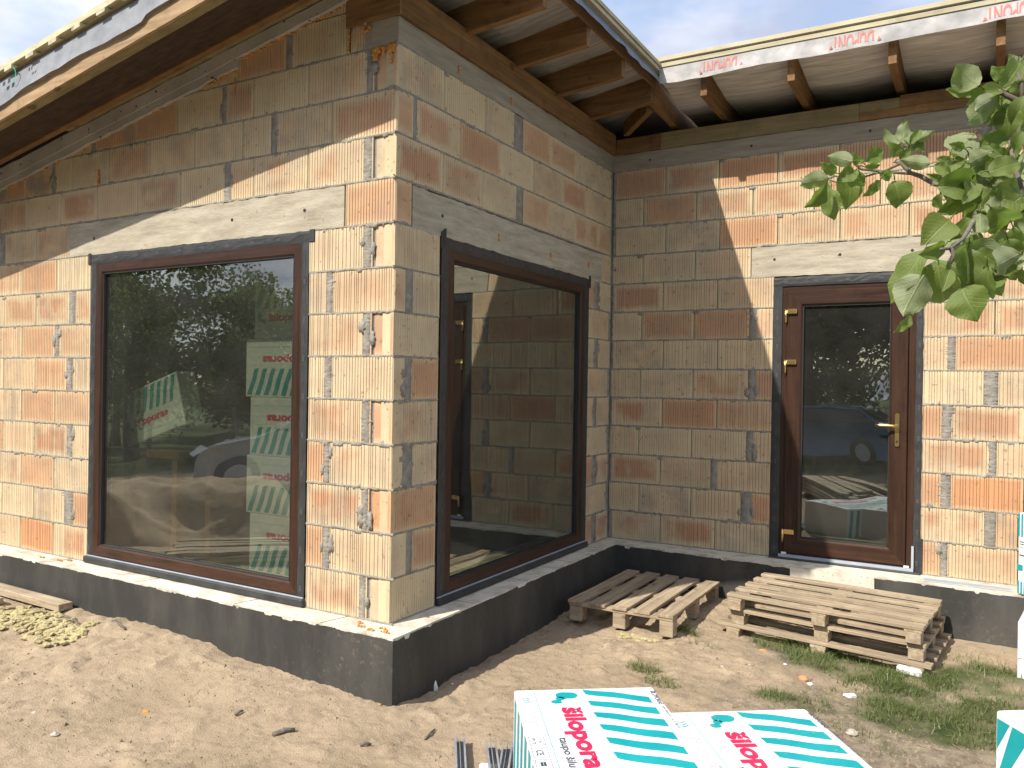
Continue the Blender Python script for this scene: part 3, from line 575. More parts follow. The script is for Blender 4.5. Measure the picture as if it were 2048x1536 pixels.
# ------------------------------------------------------------------ plinth
def prism(mb, poly, z0, z1):
    n = len(poly); mb.add([(x,y,z0) for x,y in poly]+[(x,y,z1) for x,y in poly], [tuple(range(n))[::-1], tuple(range(n, 2*n))]+[(i,(i+1)%n,n+(i+1)%n,n+i) for i in range(n)]); return mb
OUT = [(-5.2,-.178),(.170,-.183),(.170,2.868),(4.2,2.735)]
mb = MB(); prism(mb, [(-5.2,-.178),(.170,-.183),(.170,.5),(-5.2,.5)], -.8, -.002); prism(mb, [(-.5,.501),(.170,.501),(.170,2.868),(.1705,3.3),(-.5,3.3)], -.8, -.002); prism(mb, [(.1706,2.868),(4.2,2.735),(4.2,3.3),(.1706,3.3)], -.8, -.002)
pl = hpart('plinth', mb, MT['ledge'])
def coat(a, b, nrm, seed, name='bitumen_coat'):
    """black coating with a ragged brushed top edge"""
    rr = random.Random(seed); a = Vector((*a,0)); b = Vector((*b,0)); L = (b-a).length; n = int(L/.012); mb = MB(); off = Vector((*nrm,0))*.0035; h = .012
    for i in range(n+1):
        p = a+(b-a)*i/n+off
        if rr.random() < .3: h = .006 + abs(rr.gauss(0,.006)) + (.02*max(0, vnoise(np.array([i*.012]), np.array([seed]), 2.2, 3)[0]))
        mb.v += [(p.x,p.y,-.8),(p.x,p.y,-h-rr.random()*.002),(p.x-off.x*1.3,p.y-off.y*1.3,-h-rr.random()*.002)]
    for i in range(n):
        k = i*3; mb.f += [(k, k+3, k+4, k+1), (k+1, k+4, k+5, k+2)]
    return mb.build(name, MT['bitumen'], pl)
coat((-5.2,-.178), (.1735,-.183), (0,-1), 1); coat((.170,-.1865), (.170,2.868), (1,0), 2)
coat((.1706,2.868), (4.2,2.735), (-.03,-1), 3)
MB().box(1.62,2.205,2.785,2.80,-.092,-.004).build('bare_panel', MT['ledge'], pl)
for s in (-3.05,-2.0,-1.05,-.35):        # joints between the ledge blocks
    MB().hexa([(s,-.176,-.0015),(s+.004,-.176,-.0015),(s+.05,-.002,-.0015),(s+.046,-.002,-.0015),(s,-.176,.0004),(s+.004,-.176,.0004),(s+.05,-.002,.0004),(s+.046,-.002,.0004)]).build('block_joint', MT['mortar_fresh'], pl)
for s in (.62,1.3,2.0,2.6): MB().box(.004,.168,s,s+.004,-.0015,.0004).build('block_joint', MT['mortar_fresh'], pl)
mb = MB()
for i in range(48):
    for j in range(4): mb.box(2.52+i*.011, 2.527+i*.011, 2.86+j*.018, 2.872+j*.018, .001, .006)
mb.box(2.51,3.06,2.85,2.856,0.0005,.007); mb.box(2.51,3.06,2.932,2.938,0.0005,.007); mb.build('base_profile', MT['metal_strip'], pl)
rr = random.Random(9)
for i, (s, d) in enumerate([(.03,-.08),(-.02,-.13),(-.10,-.11),(.07,-.12),(-2.93,-.05),(-3.0,-.09),(-3.2,-.1),(-.16,-.06)]):
    foam(pl, [(s+rr.uniform(-.03,.03), d+rr.uniform(-.006,.006), .003) for _ in range(6)], .007, 60+i)
# ------------------------------------------------------------------ windows and door
def stile_rail(parent, s0, s1, z0, z1, w, d0, d1, ch, mat='foil_', names=('frame_stile','frame_rail')):
    """mitred frame: four chamfered members, each its own part"""
    cor = lambda k: [(s0+k,z0+k),(s1-k,z0+k),(s1-k,z1-k),(s0+k,z1-k)]
    for i in range(4):
        j = (i+1) % 4; lv = [(0,d1),(0,d0+ch*.4),(ch*.4,d0),(w-ch,d0),(w,d0+ch),(w,d1)]; P = []
        for k, d in lv:
            c = cor(k); P.append((c[i][0], d, c[i][1]))
        for k, d in lv:
            c = cor(k); P.append((c[j][0], d, c[j][1]))
        n = len(lv); mb = MB().add(P, [(a, (a+1)%n, n+(a+1)%n, n+a) for a in range(n)]+[tuple(range(n))[::-1], tuple(range(n,2*n))])
        mb.build(names[1] if i % 2 == 0 else names[0], MT[mat+('x' if i % 2 == 0 else 'z')], parent)
def tape_strip(parent, s0, s1, z0, z1, seed, d=-.0035):
    rr = random.Random(seed); hor = (s1-s0) > (z1-z0); L = (s1-s0) if hor else (z1-z0); n = int(L/.04); mb = MB()
    for i in range(n+1):
        t = i/n; w = [rr.uniform(-.002,.002) for _ in range(2)]
        for j in range(5):
            f = j/4; dd = d - (.0022*rr.random() if 0 < j < 4 else -.001)
            if hor: mb.v.append((s0+L*t, dd, z0+w[0]+(z1-z0+w[1]-w[0])*f))
            else: mb.v.append((s0+w[0]+(s1-s0+w[1]-w[0])*f, dd, z0+L*t))
    for i in range(n):
        for j in range(4): a = i*5+j; f = (a, a+5, a+6, a+1); mb.f.append(f if hor else f[::-1])
    o = mb.build('sealing_tape', MT['tape'], parent)
    pr = MB(); k = 0; p = .08
    while p < L-.1:        # faint print repeated along the tape
        c = ((s0+s1)/2, (z0+z1)/2)
        for q in range(4):
            a = p + q*.009; r_ = (s0+a, s0+a+.006, c[1]-.012, c[1]+.006) if hor else (c[0]-.008, c[0]+.008, z0+a, z0+a+.006)
            pr.box(r_[0], r_[1], d-.0030, d-.0026, r_[2], r_[3])
        p += .10; r_ = (s0+p, s0+p+.06, c[1]-.002, c[1]) if hor else (c[0]-.001, c[0]+.001, z0+p, z0+p+.06); pr.box(r_[0], r_[1], d-.0030, d-.0026, r_[2], r_[3]); p += .13
    if len(pr.v): pr.build('tape_print', MT['tape_print'], parent)['kind'] = 'stuff'
def window(parent, s0, s1, z0, z1, g0, g1, gz0, gz1, name='window'):
    w = MB().box(s0+.004, s1-.004, .030, .034, z0+.004, z0+.03).build(name, MT['gasket'], parent)
    fw_ = (g0-s0+s1-g1+z1-gz1+gz0-z0)/4; stile_rail(w, s0, s1, z0, z1, fw_, -.002, .07, .012)
    MB().box(s0+fw_-.004, s1-fw_+.004, .030, .036, z0+fw_-.004, z1-fw_+.004).build('pane', MT['glass'], w)
    gk = MB()
    for a, b, c, d in ((s0+fw_,s0+fw_+.006,z0+fw_,z1-fw_),(s1-fw_-.006,s1-fw_,z0+fw_,z1-fw_),(s0+fw_,s1-fw_,z1-fw_-.006,z1-fw_),(s0+fw_,s1-fw_,z0+fw_,z0+fw_+.006)): gk.box(a, b, .008, .0295, c, d)
    gk.build('gasket', MT['gasket'], w); bd = MB()
    for k, off in ((.012,.05),(.022,.075)):   # spacer and inner bead seen through the pane
        for a, b in ((s0+fw_+k, s0+fw_+k+.004), (s1-fw_-k-.004, s1-fw_-k)): bd.box(a, b, off, off+.004, z0+fw_, z1-fw_)
    bd.build('glazing_spacer', MT['bead'], w); return w
wA = window(WA, -2.752, -.700, .058, 2.190, -2.672, -.780, .136, 2.112)
tape_strip(wA, -2.835, -.604, 2.184, 2.252, 1); tape_strip(wA, -2.806, -2.748, .012, 2.183, 2, -.0031); tape_strip(wA, -.704, -.648, .012, 2.183, 3, -.0031)
MB().box(-2.84,-2.81,-.007,-.001,2.18,2.262).build('tape_end', MT['tape'], wA); MB().box(-.640,-.603,-.007,-.001,2.186,2.258).build('tape_end', MT['tape'], wA)
MB().box(-2.82,-.634,-.030,.03,.002,.050).build('sill_tape', MT['tape'], wA, False, .008); MB().box(-2.80,-.65,-.012,.0,.0505,.0565).build('sill_strip', MT['metal_strip'], wA)
wB = window(WB, .520, 2.520, .050, 2.185, .585, 2.455, .14, 2.10)
tape_strip(wB, .436, 2.614, 2.175, 2.245, 4); tape_strip(wB, .448, .526, .012, 2.174, 5, -.0031); tape_strip(wB, 2.514, 2.596, .012, 2.174, 6, -.0031)
for k in range(3): MB().box(.435+k*.018,.45+k*.018,-.008-.001*k,-.001,2.17+.01*k,2.27+.012*k).build('tape_end', MT['tape'], wB)
MB().box(2.585,2.622,-.007,-.001,2.17,2.27).build('tape_end', MT['tape'], wB)
MB().box(.442,2.60,-.030,.03,.002,.046).build('sill_tape', MT['tape'], wB, False, .008); MB().box(.45,2.59,-.012,.0,.0465,.0525).build('sill_strip', MT['metal_strip'], wB)
# door
dr = MB().box(1.49,2.42,.06,.075,.03,2.15).build('door', MT['gasket'], WW); dr.data.clear_geometry()
dr.data.from_pydata(*[(m.v, [], m.f) for m in [MB().box(1.50,1.52,.03,.06,.04,2.15).box(2.40,2.42,.03,.06,.04,2.15)]][0]); 
stile_rail(dr, 1.470, 2.440, .020, 2.172, .055, .006, .07, .006, 'foil_', ('frame_stile','frame_rail'))
stile_rail(dr, 1.512, 2.385, .050, 2.128, .122, -.012, .055, .014, 'foil_', ('sash_stile','sash_rail'))
MB().box(1.630,2.267,.022,.028,.168,2.010).build('pane', MT['glass'], dr)
gk = MB()
for a, b, c, d in ((1.634,1.640,.172,2.006),(2.257,2.263,.172,2.006),(1.634,2.263,2.000,2.006),(1.634,2.263,.172,.178)): gk.box(a, b, .003, .0215, c, d)
gk.build('gasket', MT['gasket'], dr)
MB().box(1.655,2.245,.045,.05,.19,.20).build('glazing_spacer', MT['bead'], dr)
tape_strip(dr, 1.404, 2.484, 2.166, 2.238, 7); tape_strip(dr, 1.404, 1.474, -.02, 2.165, 8, -.0031); tape_strip(dr, 2.436, 2.484, -.02, 2.165, 9, -.0031); MB().box(2.476,2.50,-.006,-.001,-.02,.26).build('tape_end', MT['tape'], dr)
MB().box(1.40,2.488,-.045,.05,-.028,.012).build('sill_tape', MT['tape'], dr, False, .006)
MB().box(1.475,2.44,-.020,.004,.0125,.034).build('threshold', MT['metal_strip'], dr); MB().box(2.425,2.441,-.022,.004,.0345,.20).build('threshold_end', MT['metal_strip'], dr)
MB().box(1.497,1.535,-.0135,-.0125,.036,.052).build('corner_cap', MT['litter'], dr); MB().box(2.375,2.41,-.0135,-.0125,.036,.052).build('corner_cap', MT['litter'], dr)
for z in (1.962,1.560,.215):
    h = MB().box(1.518,1.592,-.034,-.0125,z-.019,z+.019).build('hinge', MT['brass'], dr, False, .004); MB().tube([(1.507,-.026,z-.085),(1.507,-.026,z+.019)], .0105, 12).build('hinge_pin', MT['brass'], h, True)
mb = MB(); n = 12
for dd in (-.021,-.0125):
    for i in range(2*n): t = math.pi*i/n; zz = (1.165 if math.sin(t) > 0 else .945)+.014*math.sin(t); mb.v.append((2.318+.0155*math.cos(t), dd, zz))
m2 = 2*n; mb.f += [tuple(range(m2)), tuple(range(m2, 2*m2))[::-1]]+[(i,(i+1)%m2,m2+(i+1)%m2,m2+i)[::-1] for i in range(m2)]
hd = mb.build('handle', MT['brass'], dr)
def handle_lever(): 
    MB().tube([(2.318,-.02,1.085),(2.318,-.055,1.085)], .0095, 12).tube([(2.318,-.056,1.085),(2.290,-.060,1.086),(2.20,-.060,1.089),(2.172,-.056,1.089)], [.0105,.0105,.0095,.008], 12).build('lever', MT['brass'], hd, True)
handle_lever(); MB().tube([(2.318,-.0215,.968),(2.318,-.0235,.968)], .008, 12).build('keyhole', MT['gasket'], hd)
# ================================================================== roof
zu1 = lambda x: 3.735 + .152*x              # underside of the wing roof
def zu2(y): return 3.735 + .16*max(0, DD-y) if y < DD else 3.735
mb = MB(); mb.hexa([(-5.2,-.60,zu1(-5.2)),(.60,-.60,zu1(.6)),(.60,7,zu1(.6)),(-5.2,7,zu1(-5.2)),(-5.2,-.60,zu1(-5.2)+.02),(.60,-.60,zu1(.6)+.02),(.60,7,zu1(.6)+.02),(-5.2,7,zu1(-5.2)+.02)])
rf1 = hpart('roof', mb, MT['membrane_under'])
Y2 = DD-.58
def sag_sheet(name, x0, x1, y0, y1, zf, rl, mat, parent, axis):
    """underlay hanging a little between the rafters"""
    nx = int((x1-x0)/.03)+1; ny = int((y1-y0)/.03)+1; X, Y = np.meshgrid(np.linspace(x0, x1, nx), np.linspace(y0, y1, ny)); Z = np.vectorize(zf)(X, Y)
    c = Y if axis == 'y' else X; dist = np.min(np.abs(c[..., None]-np.array(rl)), -1); Z = Z - .004 - .055*np.clip(dist, 0, .3) - .012*vnoise(X, Y, 6, 31)*np.clip(dist*8, 0, 1) - .006*vnoise(X*(.6 if axis=='x' else 3), Y*(3 if axis=='x' else .6), 8, 32)*np.clip(dist*8, 0, 1)
    V = np.stack([X.ravel(), Y.ravel(), Z.ravel()], 1); i = (np.arange(ny-1)[:, None]*nx+np.arange(nx-1)[None]).ravel(); F = np.stack([i, i+1, i+1+nx, i+nx], 1)
    m = bpy.data.meshes.new(name); m.from_pydata(V.tolist(), [], F.tolist()); m.update(); m.polygons.foreach_set('use_smooth', [True]*len(m.polygons)); return link(name, m, mat, parent)
RY = [-.42, .06, .68, 1.30, 1.91, 2.52]
sag_sheet('underlay', .0, .60, -.58, Y2, lambda x, y: zu1(x), RY, MT['membrane_under'], rf1, 'y')
for y in RY[1:]:
    mb = MB(); y0, y1 = y-.027, y+.027
    mb.hexa([(-.5,y0,3.50),(.563,y0,3.603),(.563,y1,3.603),(-.5,y1,3.50),(-.5,y0,zu1(-.5)-.002),(.563,y0,zu1(.563)-.002),(.563,y1,zu1(.563)-.002),(-.5,y1,zu1(-.5)-.002)])
    mb.build('rafter', MT['timber_x'], rf1, False, .003)
MB().box(-.12,.026,-.0,DD+.0,3.4005,3.488).build('wall_plate', MT['timber_y'], rf1, False, .003); MB().box(-.12,.022,-.0,DD+.0,3.4895,3.578).build('wall_plate', MT['timber_y'], rf1, False, .003)
slope_bar('plate_end', rf1, -.37, .024, -.02, -.0005, lambda x: 3.4005+.0*x, lambda x: 3.60+.1*x, MT['timber_x'], 2, 3, .001)
# gable verge
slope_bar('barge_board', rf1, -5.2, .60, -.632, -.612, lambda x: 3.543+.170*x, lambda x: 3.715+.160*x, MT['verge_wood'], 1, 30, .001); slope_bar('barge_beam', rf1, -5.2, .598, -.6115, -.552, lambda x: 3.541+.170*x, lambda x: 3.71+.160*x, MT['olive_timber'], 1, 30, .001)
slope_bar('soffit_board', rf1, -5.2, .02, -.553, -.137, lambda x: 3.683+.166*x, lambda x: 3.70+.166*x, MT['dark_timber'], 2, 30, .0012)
slope_bar('gable_rafter', rf1, -5.2, -.33, -.135, -.088, lambda x: 3.668+.166*x, lambda x: 3.73+.155*x, MT['timber_x'], 3, 30, .001)
slope_bar('gap_infill', rf1, -3.05, -.36, -.087, -.005, lambda x: 3.690+.166*x, lambda x: 3.725+.16*x, MT['olive_timber'], 4, 90, .004)
slope_bar('dark_gap', rf1, -5.2, -3.05, -.087, .0, lambda x: 3.712+.162*x, lambda x: 3.73+.16*x, MT['void'], 5, 10, .0)  # solid near-black bar paints the shade of the open gap
xs = [.54-.2475*i for i in range(23)]
for i, x in enumerate(xs):
    z = zu1(x)+.022; y0 = -.672-.004*random.random()
    MB().hexa([(x-.042,y0,z+.001-.006),(x+.042,y0,z+.001+.006),(x+.042,6.9,z+.007),(x-.042,6.9,z-.005),(x-.042,y0,z+.027-.006),(x+.042,y0,z+.027+.006),(x+.042,6.9,z+.033),(x-.042,6.9,z+.021)]).build('batten', MT['pale_y'], rf1)
slope_bar('verge_batten', rf1, -5.2, .62, -.665, -.60, lambda x: zu1(x)+.056, lambda x: zu1(x)+.092, MT['pale_x'], 6, 20, .002)
slope_bar('verge_packer', rf1, -5.2, .60, -.655, -.61, lambda x: zu1(x)+.0215, lambda x: zu1(x)+.022, MT['olive_timber'], 6, 20, .0)
for k, (zz, xx) in enumerate(((.0, .632), (.036, .640))):
    MB().box(xx-.045, xx, -.66, Y2-.0, 3.832+zz+.003, 3.832+zz+.029).build('eaves_batten', MT['pale_y'], rf1)
MB().box(.570,.586,-.60,Y2+.03,3.722,3.822).build('eaves_board', MT['timber_y'], rf1)
def drape(name, parent, P, seed, mat, rows=5, wav=.02, out=(0,0,0), bulge=.012, drop=None):
    """hanging strip: P(t)->(top point, bottom point)"""
    rr = random.Random(seed); n = 110; V = []; F = []
    for i in range(n+1):
        t = i/n; a, b = P(t); a = Vector(a); b = Vector(b); w = (vnoise(np.array([t*9.]), np.array([seed*1.]), 1, 1)[0]*1.4 + vnoise(np.array([t*37.]), np.array([seed*1.]), 1, 2)[0]*.5)
        b = b + (b-a).normalized()*w*wav
        for j in range(rows+1):
            f = j/rows; w2 = vnoise(np.array([t*24.]), np.array([seed+f*1.6]), 1, 4)[0]; V.append(tuple(a.lerp(b, f) + Vector(out)*(bulge*(f*.8+ w2*f*1.6)+.002)))
    for i in range(n):
        for j in range(rows): k = i*(rows+1)+j; F.append((k, k+rows+1, k+rows+2, k+1))
    m = bpy.data.meshes.new(name); m.from_pydata(V, [], F); m.update(); m.polygons.foreach_set('use_smooth', [True]*len(m.polygons)); o = link(name, m, mat, parent)
    return o
def PA(t): x = -5.0+t*(3.93+.1); return (x, -.632, zu1(x)+.018), (x, -.640, 3.600+.150*x+(.02 if x > -1.3 else 0))
mem = drape('underlay_flap', rf1, PA, 3, MT['membrane_grey'], 5, .050, (0,-1,0), .014)
def PB(t): y = -.6+t*(Y2+.62); return (.60, y, 3.826), (.628, y, 3.738)
drape('underlay_flap', rf1, PB, 5, MT['membrane_blue'], 5, .03, (1,0,0), .014)
for i, (x, w, h, m) in enumerate([(-2.62,.05,.10,'green_print'),(-2.69,.03,.03,'black_print'),(-2.75,.03,.025,'black_print'),(-2.45,.016,.02,'black_print'),(-2.42,.012,.02,'black_print')]):
    z = 3.63+.15*x+(.05 if i else .075); mb = MB(); n = 12
    if i == 0:
        for k in range(n+1): t = -1.4+2.8*k/n; mb.v += [(x-.03+.05*math.cos(t), -.668, z+.05*math.sin(t)), (x-.03+.058*math.cos(t), -.668, z+.058*math.sin(t))]
        mb.f += [(2*k, 2*k+2, 2*k+3, 2*k+1) for k in range(n)]
    else: mb.hexa([(x,-.667,z-.01),(x+w,-.667,z-.005),(x+w,-.665,z-.005),(x,-.665,z-.01),(x+.004,-.667,z-.01+h),(x+w+.004,-.667,z-.005+h),(x+w,-.665,z+h-.005),(x,-.665,z+h-.01)])
    mb.build('underlay_print', MT[m], mem)
# roof over the door wing
mb = MB(); mb.hexa([(.605,Y2,zu2(Y2)+.001),(4.6,Y2,zu2(Y2)+.001),(4.6,DD,zu2(DD)+.001),(.605,DD,zu2(DD)+.001),(.605,Y2,zu2(Y2)+.02),(4.6,Y2,zu2(Y2)+.02),(4.6,DD,zu2(DD)+.02),(.605,DD,zu2(DD)+.02)])
mb.box(.605,4.6,DD+.0005,7,3.736,3.755)
rf2 = hpart('roof', mb, MT['membrane_under'])
RX = [.49, 1.0, 1.65, 2.325, 2.965, 3.62]
sag_sheet('underlay', .60, 4.6, Y2+.02, DD+1.2, lambda x, y: zu2(y), RX, MT['membrane_pale'], rf2, 'x')
for i, x in enumerate(RX):
    x0, x1 = x-.027, x+.027; ye = DD-.525; 
    if i == 0: x0, x1 = .515, .567; ye = 2.552
    d = .045 if i else 0; sh = -.035 if i else 0
    MB().hexa([(x0+sh,ye,3.628-.02),(x1+sh,ye,3.628-.02),(x1,DD+1.2,3.535),(x0,DD+1.2,3.535),(x0+sh,ye,zu2(ye)-.003),(x1+sh,ye,zu2(ye)-.003),(x1,DD+1.2,zu2(DD)-.003),(x0,DD+1.2,zu2(DD)-.003)]).build('rafter', MT['timber_y'], rf2, False, .003)
MB().bar((.14,3.02,3.60),(.50,2.62,3.63),.05,.12).build('valley_brace', MT['timber_x'], rf2)
MB().box(.028,.44,DD-.012,DD+.1,3.4005,3.462).build('wall_plate', MT['timber_x'], rf2, False, .002); MB().box(.028,.36,DD-.010,DD+.1,3.4635,3.535).build('wall_plate', MT['timber_x'], rf2, False, .002)
MB().box(.442,2.02,DD-.015,DD+.1,3.4005,3.538).build('wall_plate', MT['olive_timber'], rf2, False, .002); MB().box(.362,.440,DD-.012,DD+.1,3.4635,3.535).build('wall_plate', MT['timber_x'], rf2)
MB().box(2.022,2.30,DD-.014,DD+.1,3.466,3.538).build('wall_plate', MT['olive_timber'], rf2); MB().box(2.022,4.2,DD-.012,DD+.1,3.4005,3.4645).build('wall_plate', MT['timber_x'], rf2); MB().box(2.302,4.2,DD-.016,DD+.1,3.466,3.552).build('wall_plate', MT['timber_x'], rf2, False, .002)
for k, (zz, yy) in enumerate(((.0, -.012), (.046, -.022))):
    MB().box(.60, 4.7, Y2+yy, Y2+yy+.045, 3.862+zz, 3.894+zz).build('eaves_batten', MT['pale_x'], rf2, False, .002)
for x in RX[1:]: MB().box(x-.02,x+.02,Y2+.001,Y2+.5,3.838,3.8615).build('counter_batten', MT['pale_y'], rf2)
def PW(t): x = .628+t*4.0; return (x, Y2-.002, 3.857), (x, Y2-.004, 3.728+.010*t*2)
flap = drape('underlay_flap', rf2, PW, 8, MT['membrane_white'], 5, .018, (0,-1,0), .012)
def text_mesh(s, size, bold=0, name='text'):
    cu = bpy.data.curves.new(name, 'FONT'); cu.body = s; cu.size = size; cu.offset = bold; cu.resolution_u = 3; cu.fill_mode = 'FRONT'
    o = bpy.data.objects.new(name, cu); dg = bpy.context.evaluated_depsgraph_get(); C.objects.link(o); dg.update()
    m = bpy.data.meshes.new_from_object(o.evaluated_get(dg)); bpy.data.objects.remove(o, do_unlink=True); bpy.data.curves.remove(cu); m.name = name; m.materials.clear(); return m
def fit(m, w, h=None):
    co = np.array([v.co[:] for v in m.vertices]); mn = co.min(0); mx = co.max(0); sx = w/(mx[0]-mn[0]); sy = sx if h is None else h/(mx[1]-mn[1])
    for v in m.vertices: v.co.x = (v.co.x-mn[0])*sx; v.co.y = (v.co.y-mn[1])*sy
    return m
# the maker's word is printed upside down and runs off the cut edge of the flap
for x0 in (.98, 1.92, 2.86, 3.80):
    m = fit(text_mesh('◄DUPONT►' if False else 'DUPONT', .1, .002, 'underlay_print'), .27, .118)
    bm = bmesh.new(); bm.from_mesh(m); bmesh.ops.bisect_plane(bm, geom=bm.verts[:]+bm.edges[:]+bm.faces[:], plane_co=(0,.085,0), plane_no=(0,-1,0), clear_outer=False, clear_inner=False); 
    bmesh.ops.bisect_plane(bm, geom=bm.verts[:]+bm.edges[:]+bm.faces[:], plane_co=(0,.078,0), plane_no=(0,-1,0), clear_inner=True); bm.to_mesh(m); bm.free()
    bm = bmesh.new(); bm.from_mesh(m)
    for ax_, n_ in ((0, 34), (1, 11)):
        for k_ in range(1, n_): co_ = [0,0,0]; no_ = [0,0,0]; co_[ax_] = k_*.008; no_[ax_] = 1; bmesh.ops.bisect_plane(bm, geom=bm.verts[:]+bm.edges[:]+bm.faces[:], plane_co=co_, plane_no=no_)
    bm.to_mesh(m); bm.free()
    # rotated 180 degrees: upper half of the letters shows, cut by the edge of the sheet
    for v in m.vertices: v.co = Vector((-v.co.x, 0, -v.co.y))
    if x0 == .98:
        from mathutils.bvhtree import BVHTree
        bvh = BVHTree.FromPolygons([v.co[:] for v in flap.data.vertices], [p.vertices[:] for p in flap.data.polygons])
    for v in m.vertices:
        h_ = bvh.ray_cast(Vector((v.co.x+x0+.255, Y2-.3, v.co.z+3.846)), Vector((0,1,0))); v.co.y = (h_[0].y if h_[0] else Y2-.012)-.0025
    o = link('underlay_print', m, MT['red_print'], flap); o.location = (x0+.255, 0, 3.846); 
    MB().add([(x0-.035,Y2-.02,3.757),(x0-.008,Y2-.02,3.762),(x0-.022,Y2-.02,3.785)],[(0,1,2)]).build('underlay_print', MT['red_print'], flap); MB().add([(x0+.303,Y2-.02,3.765),(x0+.278,Y2-.02,3.76),(x0+.29,Y2-.02,3.79)],[(0,1,2)]).build('underlay_print', MT['red_print'], flap)
# ================================================================== inside
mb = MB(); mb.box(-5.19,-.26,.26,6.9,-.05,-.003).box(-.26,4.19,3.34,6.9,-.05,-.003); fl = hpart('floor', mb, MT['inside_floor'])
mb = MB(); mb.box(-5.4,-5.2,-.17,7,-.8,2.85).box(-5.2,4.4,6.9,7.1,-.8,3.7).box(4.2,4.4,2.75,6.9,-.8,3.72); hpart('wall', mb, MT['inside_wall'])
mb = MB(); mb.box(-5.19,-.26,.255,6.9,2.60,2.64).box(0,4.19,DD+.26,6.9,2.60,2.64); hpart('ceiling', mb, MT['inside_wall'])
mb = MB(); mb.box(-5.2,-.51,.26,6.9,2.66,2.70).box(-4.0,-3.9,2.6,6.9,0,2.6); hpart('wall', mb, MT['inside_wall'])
mb = MB(); mb.box(.0,4.19,DD+1.25,DD+1.27,2.65,3.73).box(-.55,-.53,.3,DD+1.2,3.2,3.62); hpart('attic_lining', mb, MT['void'])  # added near-black sheets keep light out and paint the attic's shade
# ================================================================== insulation packs
def stripes(o, L, W, H, u0, u1, n, step, z, off=.016, cls=None):
    for k in range(n):
        rr = random.Random(k+n); P = []; v0 = off+step*k; m = 10
        for i in range(m+1):
            f = i/m; uu = u0+(u1-u0)*f; wv = .004*math.sin(f*9+k); P.append((v0+.098*f**1.15+wv, uu))
        Q = []
        for i in range(m+1):
            f = i/m; uu = u0+(u1-u0)*f+ .006*(f < .05); wv = .004*math.sin(f*7+k+1); Q.append((v0+.052+.112*f+wv, uu))
        P = [(min(max(a, .004), L-.004), b) for a, b in P]; Q = [(min(max(a, .004), L-.004), b) for a, b in Q]
        mb = MB(); mb.v = [(a, b, z) for a, b in P]+[(a, b, z) for a, b in Q]; mb.f = [(i, i+1, m+2+i, m+1+i) for i in range(m)]
        mb.build('printed_stripe', MT['teal'], o)
def disc(mb, cx, cy, rx, ry, z, seed=0, n=18, sq=0):
    rr = random.Random(seed); b = len(mb.v); 
    for i in range(n): t = 2*math.pi*i/n; k = rr.uniform(.93, 1.06); mb.v.append((cx+rx*math.cos(t)*k, cy+ry*math.sin(t)*k, z))
    mb.f.append(tuple(range(b, b+n)))
def flat(s, size, x, y, z, w, o, mat, bold=0, h=None, name='printed_word'):
    m = fit(text_mesh(s, size, bold, name), w, h); ob = link(name, m, MT[mat], o); ob.location = (x, y, z); return ob
